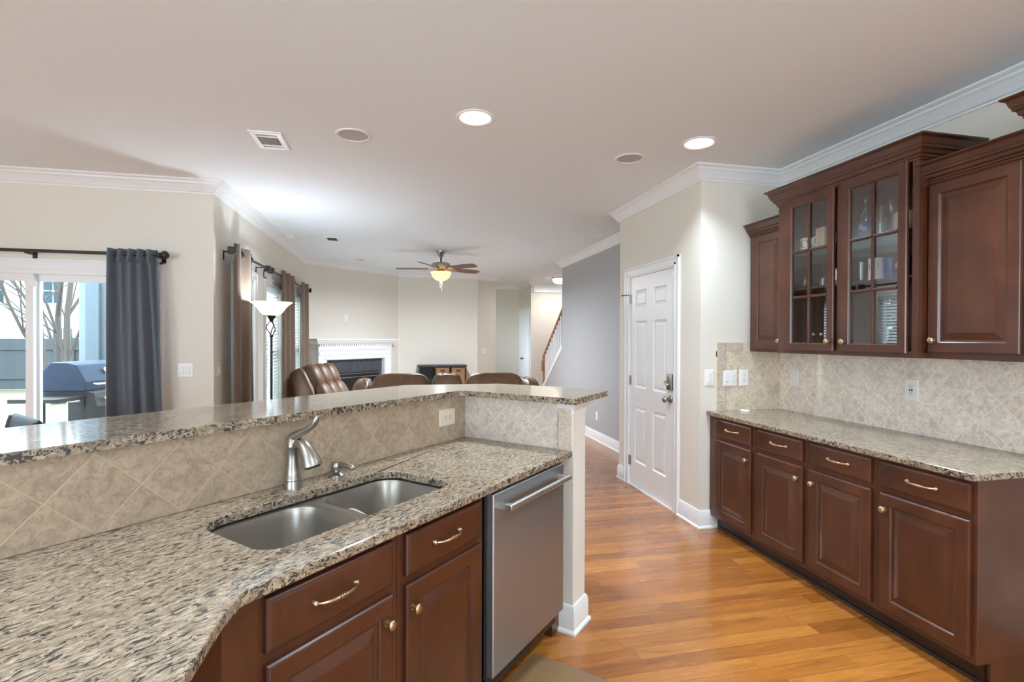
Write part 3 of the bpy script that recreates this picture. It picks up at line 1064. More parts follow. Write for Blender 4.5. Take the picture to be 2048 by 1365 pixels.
flatcan(-1.282, 6.036, 'small recessed light above the near window')
flatcan(2.452, 6.025, 'small recessed light nearest along the grey wall')
flatcan(2.473, 7.24, 'small recessed light midway along the grey wall')
flatcan(2.464, 8.657, 'small recessed light at the far end of the grey wall')
sd_ = thing('smoke_detector', 'white smoke detector on the ceiling by the window wall crown', 'smoke detector', (-1.40, 6.98, H))
part('body', MB().lathe([(0.068, 0.001), (0.068, -0.014), (0.058, -0.03), (0.03, -0.034), (0, -0.034)], (-1.40, 6.98, H), (0, 0, 1), 28), M['plastic'], sd_, smooth=40)
part('test_button', MB().lathe([(0.014, -0.033), (0.013, -0.037), (0, -0.038)], (-1.40, 6.98, H), (0, 0, 1), 14), M['trim'], sd_)


def vent(cx, cy, w, h, label, slats=10, big=True):
    v = thing('ceiling_vent', label, 'ceiling vent', (cx, cy, H), group='ceiling air vents')
    f = lambda u, q, o: (cx + u, cy + q, H - o)
    fm = MB()
    b = 0.036 if big else 0.028
    rect_rings(fm, lambda u, q, o: (cx + u, cy + q, H - o), -w / 2, w / 2, -h / 2, h / 2, [(0, -0.001), (0, 0.006), (0.006, 0.010), (b, 0.010), (b, 0.0)], False, False)
    if big:
        for q in (-h / 2 + b + 0.032, h / 2 - b - 0.040):
            fm.box(cx - w / 2 + b, cx + w / 2 - b, cy + q, cy + q + 0.012, H - 0.010, H)
        fm.box(cx - 0.008, cx + 0.012, cy + h / 2 - 0.008, cy + h / 2 + 0.010, H - 0.012, H - 0.002)
    part('frame', fm, M['trim'], v)
    part('duct', MB().box(cx - w / 2 + 0.01, cx + w / 2 - 0.02, cy - h / 2 + 0.02, cy + h / 2 - 0.02, H - 0.0015, H + 0.0005), M['slot'], v)
    sm = MB()
    q0, q1 = (-h / 2 + b + 0.044, h / 2 - b - 0.040) if big else (-h / 2 + b, h / 2 - b)
    n = slats
    for i in range(n):
        u = -w / 2 + b + (w - 2 * b) * (i + 0.5) / n
        loop = [(cx + u - 0.0012, cy + q0, H - 0.007), (cx + u + 0.0012, cy + q0, H - 0.007), (cx + u + 0.004, cy + q0, H - 0.001), (cx + u + 0.002, cy + q0, H - 0.001)]
        sm.rings([loop, [(p[0], cy + q1, p[2]) for p in loop]])
    if big:
        for q in (-h / 2 + b + 0.016, h / 2 - b - 0.014):
            sm.box(cx - w / 2 + b, cx + w / 2 - b, cy + q - 0.006, cy + q + 0.004, H - 0.006, H - 0.003)
    part('louvers', sm, M['speaker'] if big else M['slot'], v)


vent(-0.838, 3.613, 0.20, 0.30, 'white louvered ceiling vent beside the near speaker')
vent(-0.872, 7.04, 0.18, 0.27, 'small dark ceiling vent left of the fan', 6, False)

fl_ = thing('flush_ceiling_light', 'lit white flush mount light in the foyer by the grey wall', 'ceiling light', (3.35, 10.4, H))
part('base_ring', MB().lathe([(0.17, 0.0), (0.17, -0.02), (0.155, -0.03), (0.15, -0.03)], (3.35, 10.4, H), (0, 0, 1), 32), M['nickel'], fl_, smooth=40)
part('shade', MB().lathe([(0.150, -0.028), (0.148, -0.06), (0.125, -0.10), (0.08, -0.125), (0, -0.135)], (3.35, 10.4, H), (0, 0, 1), 32), M['hallglow'], fl_, smooth=60)
area_lamp('hall_lamp', (0, 0, -0.15), HALL_W, 0.28, (1, 0.97, 0.92), parent=fl_)

# ceiling fan
FX, FY = 0.604, 7.66
fan = thing('ceiling_fan', 'five blade brown ceiling fan with a lit amber glass bowl', 'ceiling fan', (FX, FY, H))
fz = lambda m, prof, mat, nm, sm=40, par=None: part(nm, m.lathe(prof, (FX, FY, 0), (0, 0, 1), 32), mat, par or fan, smooth=sm)
fz(MB(), [(0.072, H), (0.072, H - 0.012), (0.055, H - 0.04), (0.030, H - 0.085), (0.022, H - 0.10)], M['nickel'], 'canopy')
fz(MB(), [(0.012, H - 0.09), (0.012, 2.585), (0.022, 2.58), (0.022, 2.565)], M['bronze'], 'downrod')
fz(MB(), [(0.02, 2.570), (0.10, 2.567), (0.135, 2.555), (0.145, 2.53), (0.145, 2.505), (0.13, 2.488), (0.10, 2.475), (0.09, 2.462)], M['nickel'], 'motor')
fz(MB(), [(0.07, 2.468), (0.055, 2.455), (0.05, 2.44), (0.085, 2.432), (0.09, 2.426)], M['brass'], 'light_fitter')
fz(MB(), [(0.150, 2.428), (0.156, 2.420), (0.150, 2.40), (0.120, 2.345), (0.085, 2.312), (0.04, 2.295), (0.0, 2.292)], M['fanbowl'], 'glass_bowl', 60)
fz(MB(), [(0.012, 2.296), (0.016, 2.286), (0.006, 2.276), (0, 2.272)], M['nickel'], 'finial')
for (dx, L) in ((0.012, 0.13), (-0.012, 0.07)):
    part('pull_chain', MB().tube([(FX + dx, FY - 0.01, 2.285), (FX + dx, FY - 0.01, 2.285 - L)], 0.0022, 6).lathe([(0.004, 0), (0.006, -0.012), (0, -0.03)], (FX + dx, FY - 0.01, 2.285 - L), (0, 0, 1), 8), M['nickel'], fan)
for kk in range(5):
    th = math.radians(37 + 72 * kk - 12.5)
    rm = Matrix.Rotation(th, 3, 'Z') @ Matrix.Rotation(math.radians(-14), 3, 'X')
    T = lambda x, y, z: tuple(rm @ Vector((x, y, z)) + Vector((FX, FY, 2.478)))
    bm_ = MB(T)
    prof = []
    for (x, w) in ((0.19, 0.05), (0.24, 0.058), (0.45, 0.066), (0.60, 0.066), (0.655, 0.055), (0.67, 0.035)):
        prof.append((x, w))
    pts = [(x, -w) for x, w in prof] + [(x, w) for x, w in reversed(prof)]
    bm_.prism(pts, -0.004, 0.004)
    bl_ = part('blade', bm_, M['blade'], fan)
    ar = MB(T).prism([(0.09, -0.018), (0.16, -0.014), (0.20, -0.04), (0.25, -0.03), (0.27, 0), (0.25, 0.03), (0.20, 0.04), (0.16, 0.014), (0.09, 0.018)], -0.010, -0.004)
    part('blade_arm', ar, M['brass'], bl_)
for kk in range(3):
    fl1 = bpy.data.lights.new('fan_bulb', 'POINT')
    fl1.energy = FAN_W / 5
    fl1.color = (0.88, 0.94, 1.0)
    fl1.shadow_soft_size = 0.018
    flo = bpy.data.objects.new('fan_bulb', fl1)
    COL.objects.link(flo)
    flo.location = (0.118 * math.cos(kk * 2.094 + 0.4), 0.118 * math.sin(kk * 2.094 + 0.4), 2.408 - H)
    flo.parent = fan
area_lamp('fan_bowl_light', (0, 0, 2.2905 - H), FAN_W, 0.07, (0.87, 0.93, 1.0), parent=fan)

# ------------------------------------------------------------------ peninsula (s, t frame)
CT = 0.892          # worktop height
CB = 0.862
TS = 2.225          # short tile plane s
TT = 1.730          # long tile plane t
BZ0, BZ1 = 1.127, 1.157
hw = MB(W)
hw.prism([(-1.2, TT), (2.235, TT), (2.235, 1.067), (2.375, 1.067), (2.375, TT + 0.14), (-1.2, TT + 0.14)], 0, BZ0)
struct('wall_peninsula', hw, M['wall'], 'cream half wall carrying the raised bar top', 'half wall')
M['tile_long_shaded'] = mat_tile('peninsula_tile_shaded', 0, 2, 0.671, 1.005, (0.42, 0.315, 0.225))  # one tile, tinted per wall; shade here painted in as a darker tint
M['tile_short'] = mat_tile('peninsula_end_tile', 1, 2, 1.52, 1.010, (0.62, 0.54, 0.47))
M['tile_right_lit'] = mat_tile('right_wall_tile_lit', 1, 2, 2.034, 1.010, (0.84, 0.735, 0.63))  # same tile; the brighter light on this wall painted in as a paler tint
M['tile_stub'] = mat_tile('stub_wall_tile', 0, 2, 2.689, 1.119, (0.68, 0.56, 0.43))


def sttile(name, mb, mat, label):
    o = obj(name, mb, mat, None)
    o.rotation_euler = (0, 0, PI / 4)
    return tag(o, label, 'tile backsplash', kind='structure')


sttile('trim_backsplash_long', MB().box(-1.2, TS, TT - 0.008, TT, CT, BZ0), M['tile_long_shaded'], 'beige diagonal tile backsplash behind the sink')
sttile('trim_backsplash_end', MB().box(TS, TS + 0.010, 1.148, TT - 0.008, CT, BZ0), M['tile_short'], 'grey beige diagonal tile on the short end of the half wall')
M['tile_plain'] = mat_tile('border_tile', 1, 2, 50.3, 50.07, (0.56, 0.48, 0.39))
sttile('trim_backsplash_border', MB().box(TS, TS + 0.010, 1.077, 1.144, CT, BZ0), M['tile_plain'], 'narrow vertical border tile beside the white column')
# column trim
colp = [(2.235, 1.16), (2.235, 1.067), (2.375, 1.067), (2.375, 1.95)]
for mb in sweep([tuple(W(*p))[:2] for p in colp], BASE, left=False):
    struct('baseboard_peninsula', mb, M['trim'], 'white baseboard around the end of the half wall', 'baseboard', smooth=30)
CAP = [(0, BZ0), (0, BZ0 - 0.058), (0.005, BZ0 - 0.058), (0.005, BZ0 - 0.036), (0.010, BZ0 - 0.030), (0.022, BZ0 - 0.012), (0.026, BZ0 - 0.008), (0.026, BZ0)]
for mb in sweep([tuple(W(*p))[:2] for p in [(2.235, 1.15), (2.235, 1.067), (2.375, 1.067), (2.375, 1.95)]], CAP, left=False):
    struct('trim_column_cap', mb, M['trim'], 'white cap moulding under the bar top at the column', 'moulding', smooth=30)


def arc(cx, cy, r, a0, a1, n=8):
    return [(cx + r * math.cos(math.radians(a0 + (a1 - a0) * i / n)), cy + r * math.sin(math.radians(a0 + (a1 - a0) * i / n))) for i in range(n + 1)]


def stobj(name, mb, mat, label, cat, bevel=0.0, smooth=None, org=(0, 0, 0)):
    o = obj(name, mb, mat, None, smooth, bevel, org=org)
    o.location = W(*org)
    o.rotation_euler = (0, 0, PI / 4)
    return tag(o, label, cat)


def worktop(name, base, bulge_poly, z0, z1, hole, mat, label, diag=True):
    pass


bar = []
bar += [(-1.25, 1.69)]
bar += arc(2.10, 1.64, 0.05, 90, 0, 6)
bar += [(2.15, 1.04)] + arc(2.165, 1.035, 0.02, 200, 270, 3)
bar += arc(2.56, 1.10, 0.075, -80, 20, 8)
bar += [(2.60, 1.75), (2.20, 2.155), (-1.25, 2.155)]
stobj('bar_top', MB().prism(bar, BZ0, BZ1), M['granite'], 'raised speckled granite bar top bending round the sink corner', 'countertop', bevel=0.006, org=(0.8, 1.9, BZ0))

hole = arc(0.845, 1.475, 0.10, 90, 180, 8) + arc(0.815, 1.275, 0.07, 180, 270, 8) + arc(1.43, 1.270, 0.065, 270, 360, 8) + arc(1.405, 1.475, 0.09, 0, 90, 8)
hole = [(p[0], p[1]) for p in hole]
q0 = (0.565, 1.043)     # bend of the front edge
ct = [(2.222, 1.066), (2.222, TT - 0.009), (-1.0, TT - 0.009), (-1.9, 0.8), (-1.4, -0.9), (-0.55, -0.07), (0.565 - 0.03, 1.066 - 0.053), (0.598, 1.062), (0.66, 1.066)]
stobj('countertop', MB().prism(ct, CB, CT, hole), M['granite'], 'speckled granite worktop with the sink cut out', 'countertop', bevel=0.005, org=(1.2, 1.4, CB))

# sink
sk = thing('sink', 'double bowl undermount stainless sink', 'sink', (1.12, 1.39, CB - 0.2), diag=True)


def rrect(s0, s1, t0, t1, r, n=6):
    r = min(r, (s1 - s0) / 2 - 1e-3, (t1 - t0) / 2 - 1e-3)
    return arc(s1 - r, t1 - r, r, 0, 90, n) + arc(s0 + r, t1 - r, r, 90, 180, n) + arc(s0 + r, t0 + r, r, 180, 270, n) + arc(s1 - r, t0 + r, r, 270, 360, n)


for (s0, s1, rr_) in ((0.755, 1.105, 0.085), (1.150, 1.50, 0.085)):
    m = MB()
    L = []
    for (ins, z, rr) in ((-0.012, CB - 0.004, rr_ + 0.01), (0.0, CB - 0.008, rr_), (0.006, CB - 0.03, rr_), (0.014, CB - 0.155, rr_), (0.03, CB - 0.185, rr_ * 0.9), (0.06, CB - 0.195, rr_ * 0.7)):
        L.append([(p[0], p[1], z) for p in rrect(s0 + ins, s1 - ins, 1.212 + ins, 1.568 - ins, rr)])
    outer = [[(p[0], p[1], z) for p in rrect(s0 + a, s1 - a, 1.212 + a, 1.568 - a, rr_)] for a, z in ((0.05, CB - 0.20), (-0.001, CB - 0.17), (-0.012, CB - 0.0045))]
    m.rings(L, False, True)
    b = part('bowl', m, M['steelsink'], sk, smooth=50)
    part('drain', MB().lathe([(0.055, 0.0), (0.055, 0.003), (0.042, 0.004), (0.036, -0.002), (0, -0.004)], ((s0 + s1) / 2, 1.39, CB - 0.194), (0, 0, 1), 24), M['chrome'], b, smooth=40)
rim = MB().prism([(0.70, 1.16), (1.55, 1.16), (1.55, 1.62), (0.70, 1.62)], CB - 0.010, CB - 0.004, None)
dvd = MB()
lo = rrect(0.755, 1.105, 1.212, 1.568, 0.085)
# flange with two bowl cut-outs, made as one tessellated sheet
flo_ = [(0.70, 1.165), (1.55, 1.165), (1.55, 1.61), (0.70, 1.61)]
h1 = rrect(0.745, 1.115, 1.203, 1.577, 0.095)
h2 = rrect(1.140, 1.510, 1.203, 1.577, 0.095)
tri = geometry.tessellate_polygon([[Vector((p[0], p[1], 0)) for p in lp] for lp in (flo_, h1, h2)])
fm = MB()
ii = [fm.add((p[0], p[1], CB - 0.0042)) for lp in (flo_, h1, h2) for p in lp]
for tr in tri:
    fm.f.append([ii[i] for i in tr])
part('rim', fm, M['steelsink'], sk)
pt = thing('plate', 'white plate leaning on the divider in the right sink bowl', 'plate', (1.22, 1.36, CB - 0.19), diag=True)
nrm = Vector((0.80, -0.10, 0.58)).normalized()
part('dish', MB().lathe([(0.0, -0.004), (0.07, -0.004), (0.075, 0.0), (0.118, 0.012), (0.120, 0.016), (0.073, 0.006), (0.0, 0.004)], (1.218, 1.355, CB - 0.112), tuple(nrm), 40), M['ceramic'], pt, smooth=40)

# faucet
FS, FT = 1.121, 1.655
fc = thing('faucet', 'brushed nickel single lever kitchen faucet behind the sink', 'faucet', (FS, FT, CT), diag=True)
part('body', MB().lathe([(0.031, 0), (0.031, 0.008), (0.028, 0.022), (0.0275, 0.030), (0.030, 0.032), (0.030, 0.037), (0.0275, 0.040), (0.025, 0.07), (0.0225, 0.11), (0.0225, 0.150), (0.0235, 0.152), (0.0225, 0.155), (0.021, 0.175), (0.015, 0.186), (0.0, 0.190)], (FS, FT, CT), (0, 0, 1), 28), M['nickel'], fc, smooth=40)
hp = [(FS, FT + 0.012, CT + 0.168), (FS + 0.002, FT - 0.004, CT + 0.185), (FS + 0.006, FT - 0.03, CT + 0.200), (FS + 0.012, FT - 0.065, CT + 0.216), (FS + 0.018, FT - 0.095, CT + 0.236), (FS + 0.02, FT - 0.108, CT + 0.258), (FS + 0.02, FT - 0.112, CT + 0.268)]
part('lever', MB().tube(hp, [0.0215, 0.019, 0.0145, 0.0115, 0.0115, 0.0105, 0.006], 14), M['nickel'], fc, smooth=60)
sp_ = [(FS + 0.001, FT - 0.004, CT + 0.150), (FS + 0.004, FT - 0.026, CT + 0.163), (FS + 0.008, FT - 0.048, CT + 0.160), (FS + 0.011, FT - 0.063, CT + 0.143), (FS + 0.014, FT - 0.076, CT + 0.118), (FS + 0.016, FT - 0.086, CT + 0.097), (FS + 0.0165, FT - 0.089, CT + 0.088)]
spt = part('spray_head', MB().tube(sp_, [0.0165, 0.0185, 0.0205, 0.0245, 0.0300, 0.0355, 0.0360], 24), M['nickel'], fc, smooth=50)
part('nozzle', MB().lathe([(0.028, 0), (0.027, 0.006), (0.020, 0.008), (0, 0.009)], (FS + 0.0167, FT - 0.0892, CT + 0.0885), (0.05, -0.30, -1), 20), M['rubber'], spt, smooth=40)

sdp = thing('soap_dispenser', 'small nickel soap dispenser right of the faucet', 'soap dispenser', (1.317, 1.662, CT), diag=True)
part('base', MB().lathe([(0.034, 0), (0.034, 0.005), (0.022, 0.011), (0.013, 0.015), (0.013, 0.028)], (1.317, 1.662, CT), (0, 0, 1), 24), M['nickel'], sdp, smooth=40)
part('pump_head', MB().lathe([(0.010, 0.024), (0.019, 0.028), (0.022, 0.040), (0.017, 0.052), (0, 0.056)], (1.317, 1.662, CT), (0, 0, 1), 20).tube([(1.320, 1.645, CT + 0.043), (1.325, 1.615, CT + 0.043), (1.330, 1.585, CT + 0.039), (1.331, 1.578, CT + 0.034)], [0.013, 0.011, 0.0095, 0.0085], 12), M['nickel'], sdp, smooth=50)

# peninsula base cabinets
FRT = 1.105       # face frame plane t
fpen = lambda u, v, w: (u, FRT - w, v)


def pulls(parent, p, ax, al):
    part('pull', pull_mb(p, ax, al), M['brass'], parent, smooth=50)


def knob(parent, p, ax):
    part('knob', knob_mb(p, ax), M['brass'], parent, smooth=50)


pen = [(0.575, 1.095, (0.672, 1.066), 1.038, 'dark cherry sink base cabinet with one drawer front, left of the narrower one'),
       (1.095, 1.535, (1.122, 1.512), 1.146, 'dark cherry base cabinet next to the dishwasher')]
for (c0, c1, (a, b), kx, lab) in pen:
    cb = thing('base_cabinet', lab, 'cabinet', ((c0 + c1) / 2, 1.4, 0), diag=True, group='peninsula base cabinets')
    body = MB().box(c0 + 0.001, c1 - 0.001, FRT, FRT + 0.02, 0.10, CB - 0.002)
    body.box(c0 + 0.002, c0 + 0.018, FRT + 0.02, 1.70, 0.10, 0.62).box(c1 - 0.018, c1 - 0.002, FRT + 0.02, 1.70, 0.10, 0.62)
    body.box(c0 + 0.018, c1 - 0.018, FRT + 0.02, 1.70, 0.10, 0.118).box(c0 + 0.018, c1 - 0.018, 1.69, 1.70, 0.118, 0.6)
    part('body', body, M['cab'], cb, bevel=0.001)
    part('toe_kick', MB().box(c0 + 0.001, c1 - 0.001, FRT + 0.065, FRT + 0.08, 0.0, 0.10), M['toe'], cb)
    d = part('drawer', rect_rings(MB(), fpen, a, b, 0.712, 0.840, DRAW_P), M['cab'], cb)
    pulls(d, fpen((a + b) / 2 - 0.01, 0.778, 0.019), (0, -1, 0), (1, 0, 0))
    d = part('door', rect_rings(MB(), fpen, a, b, 0.130, 0.684, DOOR_P), M['cab'], cb)
    knob(d, fpen(kx, 0.612, 0.019), (0, -1, 0))
# the run that turns away to the left of the viewer
fcb = thing('base_cabinet', 'plain dark cherry cabinet side under the bend of the worktop', 'cabinet', (-0.65, 0.3, 0), group='peninsula base cabinets')
bx = -0.372
ycr = FRT / R2 + bx     # where the two faces meet: t = FRT
part('body', MB().prism([(bx, ycr), (bx, -1.2), (bx - 0.56, -1.2), (bx - 0.56, ycr + 0.1), (bx - 0.02, ycr + 0.02)], 0.10, CB - 0.002), M['cab'], fcb, bevel=0.001)
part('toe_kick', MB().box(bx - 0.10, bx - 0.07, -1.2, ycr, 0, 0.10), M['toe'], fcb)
part('stile', MB().box(bx, bx + 0.006, ycr - 0.20, ycr - 0.045, 0.12, CB - 0.02), M['cab'], fcb)

# dishwasher
dw = thing('dishwasher', 'stainless dishwasher with a bar handle beside the white column', 'dishwasher', (1.84, 1.4, 0), diag=True)
A0, A1 = 1.548, 2.128
fdw = lambda u, v, w: (u, 1.092 - w, v)
part('tub', MB().box(A0 + 0.01, A1 - 0.01, 1.10, 1.68, 0.10, CB - 0.006), M['blackgloss'], dw)
dd = part('door', rect_rings(MB(), fdw, A0, A1, 0.165, CB - 0.008, [(0, 0), (0, 0.024), (0.004, 0.028), (0.006, 0.0282)]), M['steel'], dw)
hb = MB().tube([(A0 + 0.035, 1.018, 0.803), (A1 - 0.035, 1.018, 0.803)], 0.0125, 16)
for s in (A0 + 0.05, A1 - 0.05):
    hb.box(s - 0.012, s + 0.012, 1.018, 1.066, 0.792, 0.814)
part('handle', hb, M['barsteel'], dd, smooth=40, bevel=0.001)
part('toe_kick', MB().box(A0 + 0.01, A1 - 0.03, 1.17, 1.185, 0.02, 0.11), M['blackgloss'], dw)
for s in (A0 + 0.06, A1 - 0.06):
    part('foot', MB().lathe([(0.022, 0.0), (0.022, 0.01), (0.010, 0.014), (0.010, 0.11)], (s, 1.22, 0.0), (0, 0, 1), 12), M['black'], dw)
part('gasket', MB().box(A0 - 0.004, A1 + 0.004, 1.093, 1.105, 0.15, CB - 0.004), M['rubber'], dw)
en = thing('end_panel', 'dark cherry filler panel between the dishwasher and the column', 'cabinet panel', (2.17, 1.4, 0), diag=True)
part('panel', MB().box(2.150, 2.222, 1.135, 1.70, 0.0, CB - 0.003), M['cab'], en)

# kitchen mat
mt = thing('kitchen_mat', 'brown padded floor mat in front of the dishwasher', 'mat', (1.3, 0.8, 0), diag=True)
mm = MB()
loops = []
for ins, z in ((0.0, 0.0), (0.0, 0.004), (0.045, 0.016), (0.06, 0.017)):
    loops.append([(p[0], p[1], z) for p in rrect(0.62 + ins, 1.998 - ins, 0.56 + ins, 1.145 - ins, 0.03)])
mm.rings(loops)
part('pad', mm, M['matmat'], mt)


# ------------------------------------------------------------------ right run
CX = 2.275
wt = MB().prism([(CX, 1.588), (RW, 1.588), (RW, 3.429), (CX, 3.429)], CB, CT)
rt = obj('countertop', wt, M['granite'], None, None, 0.005)
rt.rotation_euler = (0, 0, PI / 2)
for v in rt.data.vertices:
    v.co = Matrix.Rotation(-PI / 2, 3, 'Z') @ v.co
tag(rt, 'speckled granite worktop along the right wall', 'countertop')
struct('trim_backsplash_right', MB().box(RW - 0.014, RW, 1.45, 3.42, CT, 1.343), M['tile_right_lit'], 'beige diagonal tile backsplash under the right wall cabinets', 'tile backsplash')
struct('trim_backsplash_stub', MB().box(2.434, RW - 0.014, 3.418, 3.43, CT, 1.343), M['tile_stub'], 'beige diagonal tile on the wall stub by the outlets', 'tile backsplash')
z = CT
for a, b in ((CT, 0.957), (0.961, 1.181), (1.185, 1.412)):
    struct('trim_backsplash_edge', MB().box(2.364, 2.430, 3.418, 3.43, a, b), M['tile_plain'], 'narrow beige border tile at the left edge of the stub wall backsplash', 'border tile')
struct('trim_backsplash_edge', MB().box(2.434, 2.583, 3.418, 3.43, 1.347, 1.412), M['tile_plain'], 'beige border tile along the top of the stub wall backsplash', 'border tile')
struct('trim_grout', MB().box(2.358, RW - 0.014, 3.425, 3.431, CT, 1.344).box(2.358, 2.63, 3.425, 3.431, 1.3, 1.416), plain('cream_grout', (0.72, 0.62, 0.48), 0.8), 'cream grout showing around the border tiles', 'grout')

FX_ = 2.31
fri = lambda u, v, w: (FX_ - w, u, v)
units = [((2.922, 3.429), (2.953, 3.347), 'r', 'first dark cherry base cabinet from the wall stub, under the right worktop'),
         ((2.482, 2.922), (2.508, 2.893), 'r', 'second dark cherry base cabinet from the wall stub'),
         ((2.046, 2.482), (2.070, 2.458), 'l', 'third dark cherry base cabinet from the wall stub'),
         ((1.600, 2.046), (1.620, 2.022), 'l', 'dark cherry base cabinet with the exposed brown end panel')]
for i, ((c0, c1), (a, b), side, lab) in enumerate(units):
    cb = thing('base_cabinet', lab, 'cabinet', (2.6, (c0 + c1) / 2, 0), group='right wall base cabinets')
    body = MB().box(FX_, FX_ + 0.02, c0 + 0.0005, c1 - 0.0005, 0.10, CB - 0.002)
    body.box(FX_ + 0.02, RW - 0.01, c0 + 0.0005, c0 + 0.018, 0.10, CB - 0.002).box(FX_ + 0.02, RW - 0.01, c1 - 0.018, c1 - 0.0005, 0.10, CB - 0.002).box(FX_ + 0.02, RW - 0.01, c0 + 0.018, c1 - 0.018, 0.10, 0.118)
    if i == 3:
        body.box(FX_ + 0.075, RW - 0.01, c0 + 0.0005, c0 + 0.018, 0.0, 0.10)
    part('body', body, M['cab'], cb, bevel=0.001)
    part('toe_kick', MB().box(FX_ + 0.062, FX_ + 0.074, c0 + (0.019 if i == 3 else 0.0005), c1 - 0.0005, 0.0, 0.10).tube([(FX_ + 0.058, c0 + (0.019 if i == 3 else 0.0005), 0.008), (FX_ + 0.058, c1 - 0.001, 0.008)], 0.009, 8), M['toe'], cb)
    d = part('drawer', rect_rings(MB(), fri, a, b, 0.722, 0.845, DRAW_P), M['cab'], cb)
    pulls(d, fri((a + b) / 2 - 0.005, 0.785, 0.019), (-1, 0, 0), (0, 1, 0))
    d = part('door', rect_rings(MB(), fri, a, b, 0.128, 0.692, DOOR_P), M['cab'], cb)
    knob(d, fri(a + 0.032 if side == 'r' else b - 0.032, 0.618, 0.019), (-1, 0, 0))

# wall cabinets
UZ = 1.344


def wood_crown(path, z0, z1, left, parent, out=0.068):
    h = z1 - z0
    pr = [(0, z0), (0.006, z0), (0.008, z0 + 0.08 * h), (0.014, z0 + 0.12 * h), (0.014, z0 + 0.20 * h), (0.024, z0 + 0.26 * h), (0.028, z0 + 0.40 * h), (0.038, z0 + 0.46 * h), (0.040, z0 + 0.56 * h), (0.044, z0 + 0.60 * h), (0.052, z0 + 0.84 * h), (0.060, z0 + 0.90 * h), (out, z0 + 0.93 * h), (out, z1), (0, z1)]
    m = MB()
    for q in sweep(path, pr, left):
        n = len(m.v)
        m.v += q.v
        m.f += [[i + n for i in f] for f in q.f]
    return part('crown', m, M['cab'], parent, smooth=25)


def carcass(x0, y0, y1, z0, z1, openfront=False):
    m = MB()
    m.box(x0, RW - 0.016, y0, y0 + 0.016, z0, z1).box(x0, RW - 0.016, y1 - 0.016, y1, z0, z1)
    m.box(x0, RW - 0.016, y0 + 0.016, y1 - 0.016, z0, z0 + 0.018).box(x0, RW - 0.016, y0 + 0.016, y1 - 0.016, z1 - 0.018, z1)
    m.box(RW - 0.022, RW - 0.016, y0 + 0.016, y1 - 0.016, z0 + 0.018, z1 - 0.018)
    return m


# left
c = thing('wall_cabinet', 'narrow cherry wall cabinet with one raised panel door, left of the glass cabinet', 'cabinet', (2.78, 3.2, UZ), group='right wall upper cabinets')
m = carcass(2.65, 3.046, 3.417, UZ, 2.235)
m.box(2.645, 2.665, 3.046, 3.417, UZ, 2.235)
part('body', m, M['cab'], c, bevel=0.001)
f_ = lambda u, v, w: (2.645 - w, u, v)
d = part('door', rect_rings(MB(), f_, 3.050, 3.378, 1.366, 2.215, DOOR_P), M['cab'], c)
knob(d, f_(3.080, 1.425, 0.019), (-1, 0, 0))
wood_crown([(2.645, 3.049), (2.645, 3.417)], 2.222, 2.308, True, c)
# right
c = thing('wall_cabinet', 'cherry wall cabinet with one large raised panel door, right of the glass cabinet', 'cabinet', (2.78, 1.85, UZ), group='right wall upper cabinets')
m = carcass(2.625, 1.60, 2.074, UZ, 2.235)
m.box(2.620, 2.640, 1.60, 2.074, UZ, 2.235)
part('body', m, M['cab'], c, bevel=0.001)
f_ = lambda u, v, w: (2.620 - w, u, v)
d = part('door', rect_rings(MB(), f_, 1.645, 2.042, 1.372, 2.217, DOOR_P), M['cab'], c)
knob(d, f_(2.008, 1.435, 0.019), (-1, 0, 0))
wood_crown([(2.620, 1.60), (2.620, 2.070)], 2.225, 2.325, True, c)
# end, only its crown reaches into view
c = thing('wall_cabinet', 'taller cherry cabinet at the right edge, showing only its crown corner', 'cabinet', (2.78, 1.4, UZ), group='right wall upper cabinets')
m = carcass(2.565, 0.70, 1.596, UZ, 2.38)
m.box(2.560, 2.580, 0.70, 1.596, UZ, 2.38)
part('body', m, M['cab'], c, bevel=0.001)
f_ = lambda u, v, w: (2.560 - w, u, v)
for (a, b, kx) in ((0.72, 1.14, 1.11), (1.17, 1.575, 1.20)):
    d = part('door', rect_rings(MB(), f_, a, b, 1.366, 2.35, DOOR_P), M['cab'], c)
    knob(d, f_(kx, 1.43, 0.019), (-1, 0, 0))
wood_crown([(2.560, 0.70), (2.560, 1.596), (RW - 0.016, 1.596)], 2.355, 2.462, True, c)
# glass cabinet
GXF = 2.560
G0, G1 = 2.050, 3.020
GC = c = thing('glass_cabinet', 'bumped out cherry wall cabinet with two six pane glass doors', 'cabinet', (2.75, 2.53, UZ), group='right wall upper cabinets')
m = carcass(GXF + 0.018, G0, G1, UZ, 2.40)
part('body', m, M['cab'], c, bevel=0.001)
m = MB().box(GXF, GXF + 0.018, G0, 2.085, UZ, 2.40).box(GXF, GXF + 0.018, 2.955, G1, UZ, 2.40).box(GXF, GXF + 0.018, 2.51, 2.54, UZ, 2.40)
m.box(GXF, GXF + 0.018, 2.085, 2.51, UZ, UZ + 0.035).box(GXF, GXF + 0.018, 2.54, 2.955, UZ, UZ + 0.035).box(GXF, GXF + 0.018, 2.085, 2.51, 2.355, 2.40).box(GXF, GXF + 0.018, 2.54, 2.955, 2.355, 2.40)
part('face_frame', m, M['cab'], c)
for z in (1.775, 2.030):
    part('shelf', MB().box(GXF + 0.03, RW - 0.024, G0 + 0.018, G1 - 0.018, z - 0.012, z), M['cabin_in'], c)
f_ = lambda u, v, w: (GXF - w, u, v)
